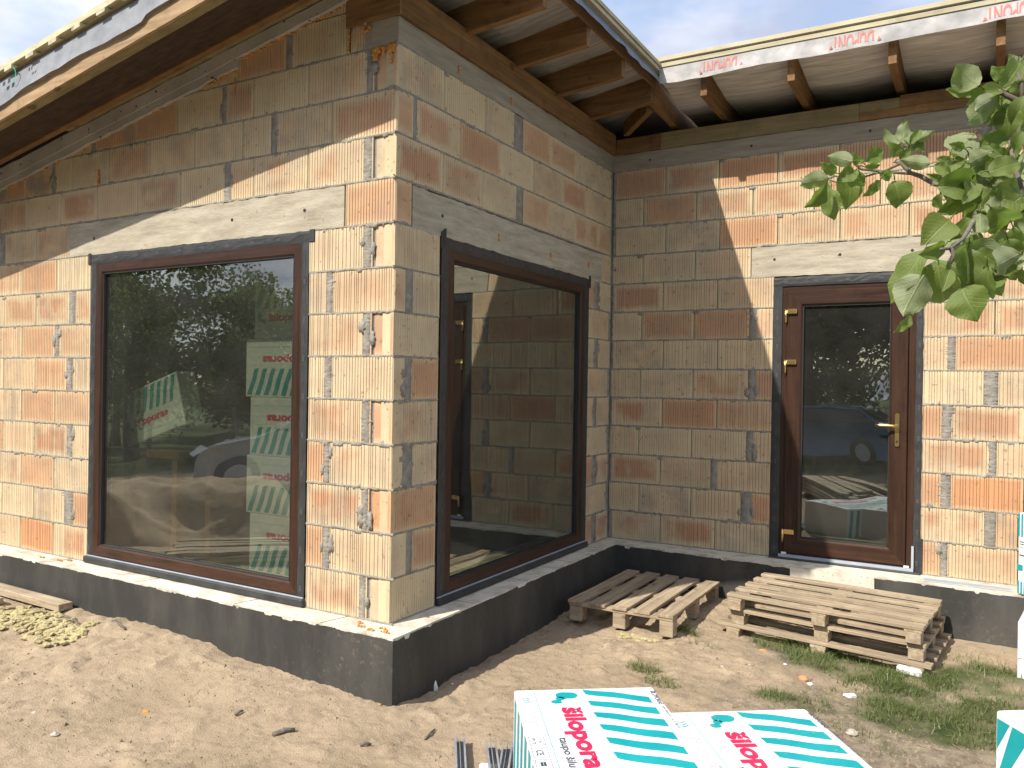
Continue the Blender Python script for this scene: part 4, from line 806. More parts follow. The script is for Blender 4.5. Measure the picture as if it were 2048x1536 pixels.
def pack(loc, rz, L=1.2, W=.63, H=.4, label='', full=True, group=None, seed=0, tilt=None):
    """film wrapped pack; X runs along its length, Y across, top face printed"""
    root = empty('insulation_pack', loc, rz, label, 'insulation pack', group)
    if tilt: root.rotation_euler = tilt
    rr = random.Random(seed); mb = MB(); nx, ny, nz = 24, 12, 8
    def f(x, y, z):
        e = .010
        cx = min(x, L-x); cy = min(y, W-y); cz = min(z, H-z); r_ = .018; s = [0,0,0]
        bx = .004*vnoise(np.array([x*30+seed]), np.array([y*1.]), 1, 5)[0] + .006*vnoise(np.array([x*5.+seed]), np.array([y*5+z*3.]), 1, 6)[0]
        return bx
    bm = bmesh.new(); bmesh.ops.create_cube(bm, size=1); 
    for v in bm.verts: v.co = Vector(((v.co.x+.5)*L, (v.co.y+.5)*W, (v.co.z+.5)*H))
    bmesh.ops.bevel(bm, geom=bm.edges[:]+bm.verts[:], offset=.014, segments=3, profile=.6, affect='EDGES'); m = bpy.data.meshes.new('wrapping'); bm.to_mesh(m); bm.free(); m.polygons.foreach_set('use_smooth', [False]*len(m.polygons))
    w = link('wrapping', m, MT['film'], root)
    z = H+.0012
    stripes(root, L, W, H, .302, .578, max(1, int((L-.05)/.1205)), .1205, z)
    mb = MB().box(.02, L-.02, .084, .0865, z-.001, z); mb.build('printed_line', MT['teal'], root)
    mb = MB(); disc(mb, .078, .222, .037, .050, z, 1); disc(mb, .112, .188, .02, .02, z, 2); disc(mb, .145, .168, .020, .024, z, 3); mb.build('printed_splash', MT['teal'], root)
    flat('šiloporas', .1, .203, .150, z, .60, root, 'magenta', .0045, .112)
    if full:
        flat('taupo šilumą ir pinigus', .03, .488, .110, z, .56, root, 'ink', .0006, .044)
        mb = MB()
        for i in range(3):
            for j in (-1, 1): mb.add([(.105+i*.02,.04,z),(.112+i*.02,.04,z),(.098+i*.02,.04+j*.018,z),(.091+i*.02,.04+j*.018,z)],[(0,1,2,3)])
        mb.build('printed_arrow', MT['teal'], root)
        for i, yy in enumerate((.058,.046,.034,.022)): flat('EPS 70 - 1000 x 600 mm  LST EN 13163', .01, .215, yy-.006, z, .16-.015*i, root, 'ink', 0)
        for x0, x1 in ((.475,.545),(.565,.645),(.66,.73)):
            mb = MB(); y0, y1 = .004, .064
            for a in ((x0,x1,y0,y0+.0015),(x0,x1,y1-.0015,y1),(x0,x0+.0015,y0,y1),(x1-.0015,x1,y0,y1)): mb.box(*a, z-.001, z)
            mb.build('printed_box', MT['ink'], root)
        flat('LT 70', .01, .485, .038, z, .04, root, 'ink', 0); flat('EPS 70', .01, .485, .015, z, .05, root, 'ink', 0)
        flat('CE', .05, .585, .018, z, .045, root, 'ink', .0004); flat('=', .04, .68, .022, z, .03, root, 'ink', .002)
        flat('ŠILOPORAS', .02, .05, .600, z, .15, root, 'ink', .0004); flat('www.siloporas.lt  tel. 8 700 55', .01, .215, .603, z, .22, root, 'ink', 0)
        for i in range(60): 
            pass
    k = int(L/.12)
    for side in (0, 1):      # striped flanks
        for i in range(k):
            x0 = .03+i*.12; y = -.0012 if side == 0 else W+.0012
            MB().add([(x0,y,.02),(x0+.058,y,.02),(x0+.078,y,H-.02),(x0+.02,y,H-.02)],[(0,1,2,3)]).build('flank_stripe', MT['teal'], root)
    return root
AZ = math.atan2(-.81, .587)
G0 = -.41
p1 = pack((1.06,-.45,G0), AZ, 1.2, .63, -G0, 'white and teal insulation pack lying beside the steel profiles, its printed word almost fully shown', True, 'insulation packs on the ground', 1)
c2 = Vector((1.706,-.315,0)); p2 = pack((c2.x,c2.y,G0), AZ, 1.2, .615, -G0-.004, 'dusty white and teal insulation pack in the middle of the three on the ground', True, 'insulation packs on the ground', 2)
mb = MB(); rr = random.Random(3)
for i in range(150): x, y = rr.random()**1.6*.9, rr.uniform(.02,.6); r_ = rr.uniform(.0015,.0045); disc(mb, x+.01, y, r_, r_*rr.uniform(.5,1), -G0-.004+.0026, i, 6)
mb.build('dirt_speck', MT['stone'], p2)['kind'] = 'stuff'
p3 = pack((2.905,.455,G0), AZ, 1.2, .62, -G0+.0, 'insulation pack with broad teal stripes cut off by the lower right corner', False, 'insulation packs on the ground', 3)
for ch in list(p3.children):
    if ch.name.startswith('flank_stripe'): bpy.data.objects.remove(ch, do_unlink=True)
for i in range(6):
    x0 = .0+i*.17-.0; H = -G0; MB().add([(max(.004,x0-.10),-.0014,.10 if x0<.1 else .012),(x0-.02,-.0014,.012),(min(1.19,x0+.20),-.0014,H-.03),(min(1.19,x0+.10),-.0014,H-.03)],[(0,1,2,3)]).build('flank_stripe', MT['teal'], p3)
MB().add([(.012,-.0016,H-.03),(.012,-.0016,H-.16),(.085,-.0016,H-.03)],[(0,1,2)]).build('flank_stripe', MT['teal'], p3)
# pack standing by the wall at the right edge and the wrapped block below it
p4 = empty('insulation_pack', (3.075,2.80,.004), R(-52), 'upright striped insulation pack standing on the ledge at the right edge', 'insulation pack')
MB().box(0,.6,-.0,.25,0,.545).build('wrapping', MT['film'], p4, False, .012)
for i in range(22):
    x0 = .006+i*.0267
    MB().box(x0,x0+.014,-.0014,-.0005,.385,.54).build('printed_stripe', MT['teal'], p4); MB().box(x0,x0+.014,-.0014,-.0005,.005,.09).build('printed_stripe', MT['teal'], p4)
t = text_mesh('šiloporas', .1, .003); fit(t, .38, .09)
for v in t.vertices: v.co = Vector((v.co.x, 0, v.co.y))
o = link('printed_word', t, MT['magenta'], p4); o.rotation_euler = (0, R(180), 0); o.location = (.47,-.0018,.24)
MB().box(.01,.59,-.0014,-.0005,.315,.317).build('printed_line', MT['ink'], p4); MB().box(.004,.05,-.0014,-.0005,.16,.20).build('printed_logo', MT['teal'], p4)
MB().box(.02,.16,-.0014,-.0005,.26,.268).box(.02,.12,-.0014,-.0005,.335,.34).box(.02,.12,-.0014,-.0005,.35,.355).build('printed_line', MT['ink'], p4)
wb = empty('wrapped_block', (3.118,2.60,-.42), R(-8), 'pale lilac film wrapped block standing upright below the striped pack', 'wrapped block')
MB().box(0,.5,-.45,.0,0,.40).build('wrapping', MT['film_lavender'], wb, False, .01); MB().box(.004,.49,-.455,-.4515,.18,.20).build('strap', MT['litter'], wb)
# packs stored in the room, seen through the gable window
k = 0
def inpack(x, y, z, rot, label, L=1.2, W=.6, H=.4, sc=1):
    p = pack((x,y,z), 0, L, W, H, label, False, 'insulation packs stored indoors', 20+k, rot); p.scale = (sc,sc,sc); return p
# stood so that the printed face looks at the gable pane
for i, lab in enumerate(['lowest striped pack of the indoor stack behind the gable pane','second lowest striped pack of the indoor stack behind the gable pane','middle striped pack of the indoor stack behind the gable pane','second highest striped pack of the indoor stack behind the gable pane','topmost striped pack of the indoor stack behind the gable pane']):
    z = .0+.411*i; xx = -1.66+(.03,-.01,.02,-.03,.05)[i]
    if i < 4: inpack(xx+.717, 1.14, z+.41, (R(90), R(180), 0), lab, 1.05, .6, 1.0, .683)
    else: inpack(xx, 1.14, z, (R(90), 0, 0), lab, 1.05, .6, 1.0, .683)
inpack(-2.765, .445, .827, (R(90), R(-17), 0), 'tilted striped pack leaning inside at the left of the gable window', 1.05, .6, .25, .66)
pb = empty('work_trestle', (-2.75,.30,0), 0, 'dark trestle carrying the tilted pack behind the gable window', 'trestle')
MB().box(-.5,.55,0,.4,.765,.822).build('top', MT['timber_x'], pb)
for a in (-.42,.48):
    for b in (.05,.35): MB().box(a-.03,a+.03,b-.03,b+.03,0,.765).build('leg', MT['timber_z'], pb)
# ================================================================== steel profiles
def stud(x, y, dx, dy, L, label, w=.05):
    L_ = math.hypot(dx, dy); e = empty('steel_profile', (x, y, -.405), math.atan2(dy, dx), label, 'steel profile', 'steel profiles in front of the packs')
    t = .0022; z0 = max(gz(x+dx/L_*k_*.05, y+dy/L_*k_*.05) for k_ in range(12))+.405+.004
    for i, (a, b) in enumerate(((0,.0),)):
        MB().box(0,L,0,w,z0,z0+t).box(0,L,0,t,z0+t,z0+.034).box(0,L,w-t,w,z0+t,z0+.034).box(0,L,t,.009,z0+.034-t,z0+.034).box(0,L,w-.009,w-t,z0+.034-t,z0+.034).build('channel', MT['steel'], e)
        MB().box(.0,L,w*.45,w*.45+t,z0+t,z0+.040).box(0,L,w*.45+t,w*.45+.012,z0+t,z0+t*2).build('nested_channel', MT['steel'], e)
    return e
stud(.665,-.325,.57,-.82,2.6,'leftmost of three bright steel profiles lying on the sand'); stud(.835,-.315,.57,-.82,2.4,'middle steel profile of the three lying on the sand'); stud(.905,-.275,.44,-.90,1.9,'steel profile nearest the white pack')
pc = MB(); pc.box(0,.10,0,.07,0,.03); o = pc.build('polystyrene_offcut', MT['litter'], None, False, .01); o.location = (.93,-.52,-.385); o.rotation_euler = (0,.1,.6); tag(o, 'small grey white offcut lying on the steel profiles', 'offcut')
# ================================================================== pallets
def pallet(loc, rz, L, W, H, label, group, nb=5, seed=0, bw=.085, tilt=(0,0), ov=0):
    root = empty('pallet', loc, 0, label, 'pallet', group); root.rotation_euler = (tilt[0], tilt[1], rz); rr = random.Random(seed)
    bt = .021; st = .020
    for i in range(nb):
        w = bw*rr.uniform(.92,1.05); y = (W-w)*i/(nb-1); x0 = -rr.uniform(0,.012)-ov; x1 = L+rr.uniform(0,.012)+ov*.6; n = 12; mb = MB(); warp = rr.uniform(-.004,.004)
        for k in range(n+1):
            x = x0+(x1-x0)*k/n; f = k/n; z = H-bt+warp*math.sin(math.pi*f); j = rr.uniform(-.001,.001)
            mb.v += [(x,y+j,z),(x,y+w+j,z),(x,y+w+j,z+bt),(x,y+j,z+bt)]
        for k in range(n):
            for q_ in range(4): a = k*4+q_; b = k*4+(q_+1)%4; mb.f.append((a, b, b+4, a+4))
        mb.f.append((3,2,1,0)); mb.f.append((n*4,n*4+1,n*4+2,n*4+3)); mb.build('deck_board', MT['grey_x'], root, False, .002)
    for x in (.0, L/2-.05, L-.10):
        MB().box(x,x+.10,.004,W-.004,H-bt-st,H-bt-.0005).build('cross_board', MT['grey_y'], root, False, .002)
        for y in (.003, W/2-.045, W-.103):
            MB().box(x+.004+rr.uniform(0,.006),x+.094,y,y+.092+rr.uniform(0,.006),0,H-bt-st-.0005).build('block', MT['grey_y'], root, False, .003)
    return root
# left pallet: boards run away from the viewer
pl1 = pallet((1.085,1.66,-.335), R(90), 1.13, .78, .150, 'single weathered pallet lying flat in the inner corner, half in shade', 'timber pallets', 5, 3, .115, (0, .005))
gp = -.372
s3 = pallet((1.34,2.01,gp-.012), R(-7), 1.24, .80, .108, 'bottom pallet of the stack beside the door', 'timber pallets', 5, 5, .080, (0,.012), .05)
s2 = pallet((1.37,2.03,gp+.096), R(-6.5), 1.21, .78, .104, 'middle pallet of the stack beside the door', 'timber pallets', 5, 6, .080, (0,.008))
s1 = pallet((1.355,1.985,gp+.200), R(-6), 1.21, .80, .108, 'topmost sun bleached pallet of the stack beside the door', 'timber pallets', 5, 7, .082, (0,.004))
oc = MB().box(0,.14,0,.06,0,.05).build('polystyrene_offcut', MT['litter'], None, False, .012); oc.location = (2.42,1.86,-.37); oc.rotation_euler = (.1,.05,-.1); tag(oc, 'white offcut poking out under the right end of the pallet stack', 'offcut')
# ================================================================== planks, wool, scraps
def plank(x0, y0, x1, y1, z, w, h, label):
    o = MB().bar((0,0,0), (math.hypot(x1-x0,y1-y0),0,0), w, h).build('plank', MT['grey_x'], None, False, .003); o.location = (x0,y0,z); o.rotation_euler = (0,0,math.atan2(y1-y0,x1-x0)); return tag(o, label, 'plank', 'planks at the left edge')
plank(-4.6,-.245,-2.62,-.268,-.238,.10,.05,'longer plank lying against the black plinth'); plank(-4.9,-.47,-3.18,-.43,-.252,.09,.045,'shorter plank end nearer the viewer at the left edge')
wl = bmesh.new(); rr = random.Random(12)
for i in range(320):
    t = rr.random(); x = -3.0+t*.98+rr.gauss(0,.05); y = -.46-.02*t+rr.gauss(0,.075) - (.05 if t > .5 else 0); r_ = rr.uniform(.012,.036)
    if y > -.24: continue
    g = bmesh.ops.create_icosphere(wl, subdivisions=1, radius=r_); zz = gz(x, y)+rr.uniform(-.004,.018)
    q_ = Matrix.Rotation(rr.random()*3, 3, 'Z')
    for v in g['verts']: v.co = q_@Vector((v.co.x*rr.uniform(.9,1.6), v.co.y*rr.uniform(.6,1), v.co.z*rr.uniform(.35,.7)))+Vector((x,y,zz))
m = bpy.data.meshes.new('wool'); wl.to_mesh(m); wl.free(); o = link('mineral_wool_scraps', m, MT['wool']); tag(o, 'heap of torn yellow mineral wool beside the planks', 'insulation wool', None, 'stuff')
wl = bmesh.new()
for i in range(40):
    x, y = rr.uniform(.72,1.0), 1.60+rr.gauss(0,.025); g = bmesh.ops.create_icosphere(wl, subdivisions=1, radius=rr.uniform(.01,.024))
    for v in g['verts']: v.co = Vector((v.co.x*rr.uniform(.9,1.6), v.co.y*.8, v.co.z*.6))+Vector((x,y,gz(x,y)+.006))
m = bpy.data.meshes.new('wool'); wl.to_mesh(m); wl.free(); tag(link('mineral_wool_strip', m, MT['wool']), 'strip of yellow wool lying in front of the single pallet', 'insulation wool', None, 'stuff')
def chip(name, mat, px, py, s, label, cat, sx=1, sy=1, sz=.5, rz=0, group=None, z=-.40):
    p = onz(px, py, z); p = onz(px, py, gz(p.x, p.y)); bm = bmesh.new(); bmesh.ops.create_icosphere(bm, subdivisions=2, radius=s); r_ = random.Random(px)
    for v in bm.verts: k = r_.uniform(.75,1.15); v.co = Vector((v.co.x*sx*k, v.co.y*sy*k, v.co.z*sz*k))
    m = bpy.data.meshes.new(name); bm.to_mesh(m); bm.free(); o = link(name, m, MT[mat]); o.location = (p.x, p.y, gz(p.x, p.y)+s*sz*.35); o.rotation_euler = (0,0,rz); return tag(o, label, cat, group)
chip('litter_scrap','litter',870,1380,.026,'white scrap standing in the shadow right of the plinth corner','scrap',.6,.6,1.5)
chip('brick_fragment','brick_chip',1606,1360,.030,'orange block fragment on the grass edge','block fragment',1,.8,.8); chip('brick_fragment','litter',1620,1367,.018,'pale crumb touching the orange block fragment','block fragment')
chip('litter_scrap','litter',1700,1394,.032,'torn white scrap on the grass right of the block fragment','scrap',1.2,.6,.5,.4); chip('stone','stone',1704,1470,.028,'pale stone on dark soil right of the middle pack','stone',1,.8,.8)
chip('stone','stone',1444,1335,.018,'small pale stone on the bare soil between grass tufts','stone'); chip('foam_scrap','foam',292,1424,.020,'orange foam scrap on the sand at lower left','foam scrap',1.3,.6,.5); chip('foam_scrap','foam',760,1410,.010,'tiny orange foam bit at the foot of the plinth corner','foam scrap')
chip('stone','stone',70,1420,.016,'grey pebble at the left on the open sand','stone'); chip('stone','stone',110,1470,.02,'pale pebble at the lower left of the sand','stone'); chip('litter_scrap','litter',1570,1330,.010,'tiny white scrap in front of the pallet stack','scrap'); chip('stone','brick_chip',1525,1300,.022,'brown clod in front of the stack of pallets','clod',1.3,.7,.5)
chip('litter_scrap','litter',905,1366,.007,'tiny white fleck in the plinth shadow','scrap'); chip('stone','stone',1500,1330,.012,'little stone near the grass tufts','stone')
for i, (a, b, c, d, w_) in enumerate([(470,1440,486,1434,.008),(545,1480,590,1472,.014),(720,1500,742,1496,.008),(225,1290,250,1302,.010),(128,1268,160,1285,.008),(850,1480,870,1460,.007),(1600,1490,1660,1470,.005)]):
    z = -.385; p = onz(a,b,z); q_ = onz(c,d,z); p.z = gz(p.x,p.y)+.008; q_.z = gz(q_.x,q_.y)+.010
    o = MB().tube([p,(p+q_)/2+Vector((0,.006,.006)),q_], [w_,w_*.9,w_*.6], 6).build('stick', MT['bark'], None, True)
    tag(o, ['short dark splinter on the sand below the gable window','flat bark chip on the sand near the lower edge','thin twig on the sand left of the steel profiles','dark twig right of the wool heap','small splinter at the edge of the wool heap','twig just above the steel profiles','thin stalk on the soil behind the middle pack'][i], 'twig')
# crumbs of dirt and clods
cm = MB(); rr = random.Random(5)
for i in range(9000):
    x = rr.uniform(-3.6,3.4); y = rr.uniform(-1.4,2.6)
    if (x < .21 and y > -.2): continue
    s = rr.uniform(.0025,.009)*(2.0 if rr.random() < .05 else 1); z = gz(x, y); a = rr.random()*6
    P = [(x+s*math.cos(a+k*2.1)*rr.uniform(.7,1.2), y+s*math.sin(a+k*2.1), z-.002) for k in range(3)]+[(x, y, z+s*rr.uniform(.5,1))]; cm.add(P, [(0,1,3),(1,2,3),(2,0,3)])
tag(cm.build('soil_crumbs', MT['crumb']), 'loose crumbs and clods scattered over the sand', 'soil crumbs', None, 'stuff')
# ================================================================== grass
gv = []; gf = []
def blade(x, y, h, lean, az, w):
    z = gz(x, y)-.004; b = len(gv); ca, sa = math.cos(az), math.sin(az); pa = az+1.57+random.uniform(-.6,.6); wx, wy = math.cos(pa)*w, math.sin(pa)*w
    for f in (0, .5, 1.):
        bx = x+ca*lean*h*f*f; by = y+sa*lean*h*f*f; bz = z+h*f*(1-.35*f*min(1,lean)); k = (1-f)**.7 if f < 1 else .08
        gv.append((bx-wx*k, by-wy*k, bz)); gv.append((bx+wx*k, by+wy*k, bz))
    gf.append((b,b+1,b+3,b+2)); gf.append((b+2,b+3,b+5,b+4))
for c, rx, ry, n in GR:
    for i in range(int(n*.8)):
        a = random.random()*6.283; r_ = random.random()**.6; x = c.x+rx*r_*math.cos(a)*1.05; y = c.y+ry*r_*math.sin(a)*1.05
        if y > 2.7: continue
        if vnoise(np.array([x]), np.array([y]), 7, 21)[0] < -.04 and random.random() < .85: continue
        blade(x, y, random.uniform(.025,.085)*(1.5 if random.random() < .06 else 1), random.uniform(.3,1.6), random.random()*6.283, random.uniform(.0012,.0026))
for i in range(2200):
    x = random.uniform(1.2,3.6); y = random.uniform(-.9,1.6)
    if vnoise(np.array([x]), np.array([y]), 4, 22)[0] < 0: continue
    blade(x, y, random.uniform(.012,.04), random.uniform(.6,2.2), random.random()*6.283, .0012)
def G_lo(n, x0, x1, y0, y1, h0, h1):
    for i in range(n): blade(random.uniform(x0,x1), random.uniform(y0,y1), random.uniform(h0,h1), random.uniform(.3,1.4), random.random()*6.283, random.uniform(.004,.008))
G_lo(5000, -14, 8, -14, -7.4, .05, .14)
m = bpy.data.meshes.new('grass'); m.from_pydata(gv, [], gf); m.update(); tag(link('grass', m, MT['grass']), 'sparse green grass growing on the soil right of the pallets', 'grass', None, 'stuff')
# dry stalks
st = MB()
for i in range(420):
    x = random.uniform(1.0,3.4); y = random.uniform(-.8,1.7); a = random.random()*6.3; l = random.uniform(.02,.09); z = gz(x,y)+.004
    st.add([(x,y,z),(x+l*math.cos(a),y+l*math.sin(a),z+random.uniform(0,.012)),(x+l*math.cos(a)+.0015,y+l*math.sin(a)+.0015,z+.002),(x+.0018,y+.0018,z)],[(0,1,2,3)])
tag(st.build('dry_straw', MT['grey_x']), 'dead straw littering the bare soil', 'straw', None, 'stuff')
# ================================================================== apple tree reaching in from the right
S = 2.648
def zp(x, y, t): return atd(1560+x/S, 100+y/S, t)
tree = empty('apple_tree', (5.2,-1.9,-.42), 0, 'apple tree whose leafy branch reaches in at the upper right', 'tree'); TI = Matrix.Translation((-5.2,1.9,.42))
def tpart(o): o.parent = tree; o.matrix_parent_inverse = TI; return o
root = Vector((5.2,-1.9,-.45)); elbow = Vector((4.55,-1.75,1.55)); bend = zp(1480, 700, 1.62)
tpart(MB().tube([root,(5.18,-1.9,.3),(5.0,-1.85,.9),elbow],[.085,.07,.06,.045],12).build('trunk', MT['bark'], None, True))
def branch(pts, r): return tpart(MB().tube(pts, r, 9).build('branch', MT['bark'], None, True))
j0 = zp(1180,700,1.50); branch([elbow, bend, zp(1290,800,1.56), zp(1150,850,1.56), zp(1040,820,1.55)], [.04,.012,.006,.005,.004])
branch([zp(1290,800,1.52), zp(1180,700,1.60), zp(1000,760,1.63), zp(870,730,1.66), zp(800,700,1.68), zp(745,668,1.69), zp(690,650,1.70), zp(640,597,1.71), zp(612,592,1.72)], [.007,.0065,.006,.0055,.005,.005,.0045,.0045,.003])
branch([zp(690,655,1.70), zp(600,648,1.72), zp(520,640,1.73), zp(430,632,1.73), zp(395,605,1.73)], [.0032,.003,.0028,.0026,.002])
branch([zp(640,600,1.71), zp(560,638,1.72), zp(470,665,1.74), zp(300,700,1.75), zp(262,690,1.75)], [.003,.0026,.0022,.002,.0016])
branch([zp(640,600,1.71), zp(655,560,1.71), zp(670,500,1.70)], [.0035,.003,.002])
branch([zp(1040,820,1.55), zp(1030,900,1.47), zp(970,1000,1.38), zp(905,1050,1.36), zp(850,1055,1.35)], [.004,.004,.0036,.003,.0025])
branch([zp(905,1050,1.36), zp(920,1090,1.36), zp(905,1130,1.36)], [.004,.003,.0025])
branch([elbow, zp(1560,420,1.62), zp(1400,330,1.58), zp(1285,285,1.56), zp(1190,235,1.56), zp(1110,190,1.57)], [.03,.010,.008,.0065,.005,.003])
branch([zp(1285,285,1.56), zp(1280,180,1.56), zp(1260,120,1.56)], [.005,.004,.003])
branch([zp(1290,800,1.52), zp(1240,600,1.55), zp(1215,480,1.56)], [.007,.005,.003])
# more of the crown, out of the picture to the right
for (a, b, c, d) in (((4.55,-1.75,1.55),(4.7,-1.2,2.3),(4.9,-.7,2.9),(5.0,-.3,3.3)), ((4.8,-1.8,1.2),(5.4,-1.6,2.1),(5.9,-1.3,2.8),(6.3,-1.2,3.2)), ((5.0,-1.85,1.0),(5.2,-2.5,1.9),(5.4,-3.0,2.6),(5.3,-3.4,3.0))): branch([a, b, c, d], [.035,.025,.015,.008])
def leaf_mesh(seed):
    rr = random.Random(seed); n = 12; V = []; F = []; curl = rr.uniform(.10,.75); fold = rr.uniform(.08,.45); wv = rr.uniform(.02,.075); ph = rr.random()*6
    for i in range(n+1):
        f = i/n; w = .5*(math.sin(math.pi*min(1, f**.80))**.72 if 0 < f < 1 else 0)*(1 if f < .85 else 1.0); w = max(w, .004)
        if f > .8: w *= (1-(f-.8)/.2)**.35 if f < 1 else .02
        zc = -curl*(f-.35)**2
        for s in (-1, -.5, 0, .5, 1):
            V.append((w*s*(1+(.05*(i%2) if abs(s) == 1 else 0))+curl*.12*(f*f), f, zc + fold*abs(s)*w + wv*math.sin(f*14+s*3+ph)*abs(s)))
    for i in range(n):
        for j in range(4): k = i*5+j; F.append((k, k+1, k+6, k+5))
    m = bpy.data.meshes.new('leaf'); m.from_pydata(V, [], F); m.update(); m.polygons.foreach_set('use_smooth', [True]*len(m.polygons)); m.materials.append(MT['leaf']); return m
LM = [leaf_mesh(i) for i in range(8)]
def leaf(a, b, wr, tone, seed, tgt=None):
    """a = stalk end, b = tip (world)"""
    rr = random.Random(seed); y = (b-a); L = y.length; y.normalize(); v = (CAM-a).normalized() if tgt is None else tgt; x = y.cross(v).normalized(); z = x.cross(y)
    ang = rr.uniform(-.55,.55) + (math.pi if tone == 2 else 0); q_ = Matrix.Rotation(ang, 3, y); x = q_@x; z = q_@z
    o = bpy.data.objects.new('leaf', LM[seed % 8]); C.objects.link(o); wdt = L*wr*1.12
    Mx = Matrix((x*wdt, y*L, z*L)).transposed().to_4x4(); Mx.translation = a; o.matrix_basis = Mx; tpart(o); return o
pet = MB()
def petiole(a, b, r=.0011): pet.tube([a, (Vector(a)+Vector(b))/2+Vector((0,0,.003)), b], r, 5)
LV = [(1050,190,925,80,.75,2),(1050,205,878,215,.35,1),(1190,205,990,275,.38,1),(1150,245,1020,322,.4,2),(1150,250,965,400,.36,2),(1215,240,1080,390,.42,1),(1240,305,1195,465,.72,1),(1190,160,1115,90,.5,1),(1280,60,1200,190,.6,1),(1292,50,1255,190,.6,1),(1290,240,1252,420,.5,1),
(385,590,252,560,.48,2),(300,655,215,600,.4,1),(262,682,95,705,.46,2),(262,705,150,850,.42,1),(272,740,278,900,.62,1),(375,622,368,838,.52,1),(400,640,305,690,.6,1),(430,598,385,560,.5,1),(455,590,552,522,.5,0),(450,620,532,612,.4,1),(420,650,440,720,.4,1),
(632,500,546,425,.42,2),(655,500,662,375,.48,2),(672,512,785,445,.42,2),(690,500,752,412,.34,1),(622,560,580,495,.5,1),(636,575,692,525,.62,0),(700,505,782,520,.42,1),(798,602,640,582,.42,2),(530,655,606,672,.5,0),(532,690,448,780,.38,0),(608,690,645,830,.80,1),
(900,660,815,600,.45,1),(838,722,1088,690,.52,1),(935,705,838,640,.5,2),(905,590,825,575,.5,1),(1000,600,1112,545,.62,2),(1150,655,998,608,.42,1),(1105,645,1292,580,.46,1),(1292,742,1092,840,.55,1),(1010,775,830,872,.42,0),(905,895,775,1015,.75,1),(872,1035,742,1090,.42,1),(1012,890,905,1012,.42,1),(1062,865,1060,985,.55,2),(1120,845,1250,940,.72,1),(1205,1005,1255,1130,.62,1),
(975,1015,1142,1278,.58,2),(1000,1045,978,1262,.52,0),(832,1115,876,1358,.82,1),(762,1190,640,1408,.66,2),(768,1055,572,1338,.36,1),(962,1255,1048,1428,.85,0),(1098,1150,1112,1338,.42,0),(702,1408,612,1502,.34,1),(1235,945,1295,1060,.6,1),(1250,480,1190,600,.5,1),(1290,430,1240,530,.6,1),(1180,560,1090,500,.5,1),(900,560,860,640,.5,1),(860,690,780,660,.35,0),(850,760,835,860,.4,0),(980,520,900,500,.45,1),(1010,700,930,800,.55,1),(1120,720,1200,800,.5,0)]
def dep(x, y): return 1.74-(x/1300)*.18-(max(0, y-500)/1000)*.34+random.uniform(-.035,.035)
for i, (a, b, c, d, w, tn) in enumerate(LV):
    t0 = dep(a, b); A_ = zp(a, b, t0); B_ = zp(c, d, t0+random.uniform(-.02,.028)); leaf(A_, B_, w*1.12, tn, i)
    back = (A_-B_).normalized(); petiole(A_, A_+back*.016+Vector((0,0,.003)))
for i in range(62):
    x = random.uniform(900,1330); y = random.uniform(430,1180); 
    if y > 1000 and x > 1150: x -= 60
    a = random.random()*6.283; l = random.uniform(110,195); t0 = dep(x, y)+random.uniform(.0,.10); A_ = zp(x, y, t0); B_ = zp(x+l*math.cos(a), y+l*abs(math.sin(a))*.9, t0+random.uniform(-.03,.03)); leaf(A_, B_, random.uniform(.45,.75), random.choice([0,1,1,2]), 100+i); petiole(A_, A_+(A_-B_).normalized()*.018)
for i in range(16):
    x = random.uniform(1210,1340); y = random.uniform(60,420); a = random.random()*6.283; l = random.uniform(80,140); t0 = dep(x, y)+.04; A_ = zp(x, y, t0); leaf(A_, zp(x+l*math.cos(a), y+l*math.sin(a), t0), .55, random.choice([1,2]), 200+i)
tpart(pet.build('leaf_stalk', MT['grass'], None, True))['kind'] = 'stuff'
# outer crown as clumps of leaves
fo = MB(); rr = random.Random(77)
def add_leafquad(mb, p, s, rr):
    a = Vector((rr.gauss(0,1), rr.gauss(0,1), rr.gauss(0,1)-.3)).normalized(); b = a.orthogonal().normalized(); b = Matrix.Rotation(rr.random()*6, 3, a)@b; c = a.cross(b)
    mb.add([p-a*s*.5, p+b*s*.32, p+a*s*.5, p-b*s*.32+c*s*.1], [(0,1,2,3)])
for ends in ((4.95,-.5,3.1),(4.7,-1.1,2.5),(6.1,-1.2,3.0),(5.6,-1.5,2.4),(5.4,-3.1,2.8),(5.3,-2.5,2.1),(5.3,-1.8,2.9)):
    for i in range(330):
        p = Vector(ends)+Vector((rr.gauss(0,.26), rr.gauss(0,.26), rr.gauss(0,.24))); add_leafquad(fo, p, rr.uniform(.05,.08), rr)
tpart(fo.build('crown', MT['leaf']))['kind'] = 'stuff'
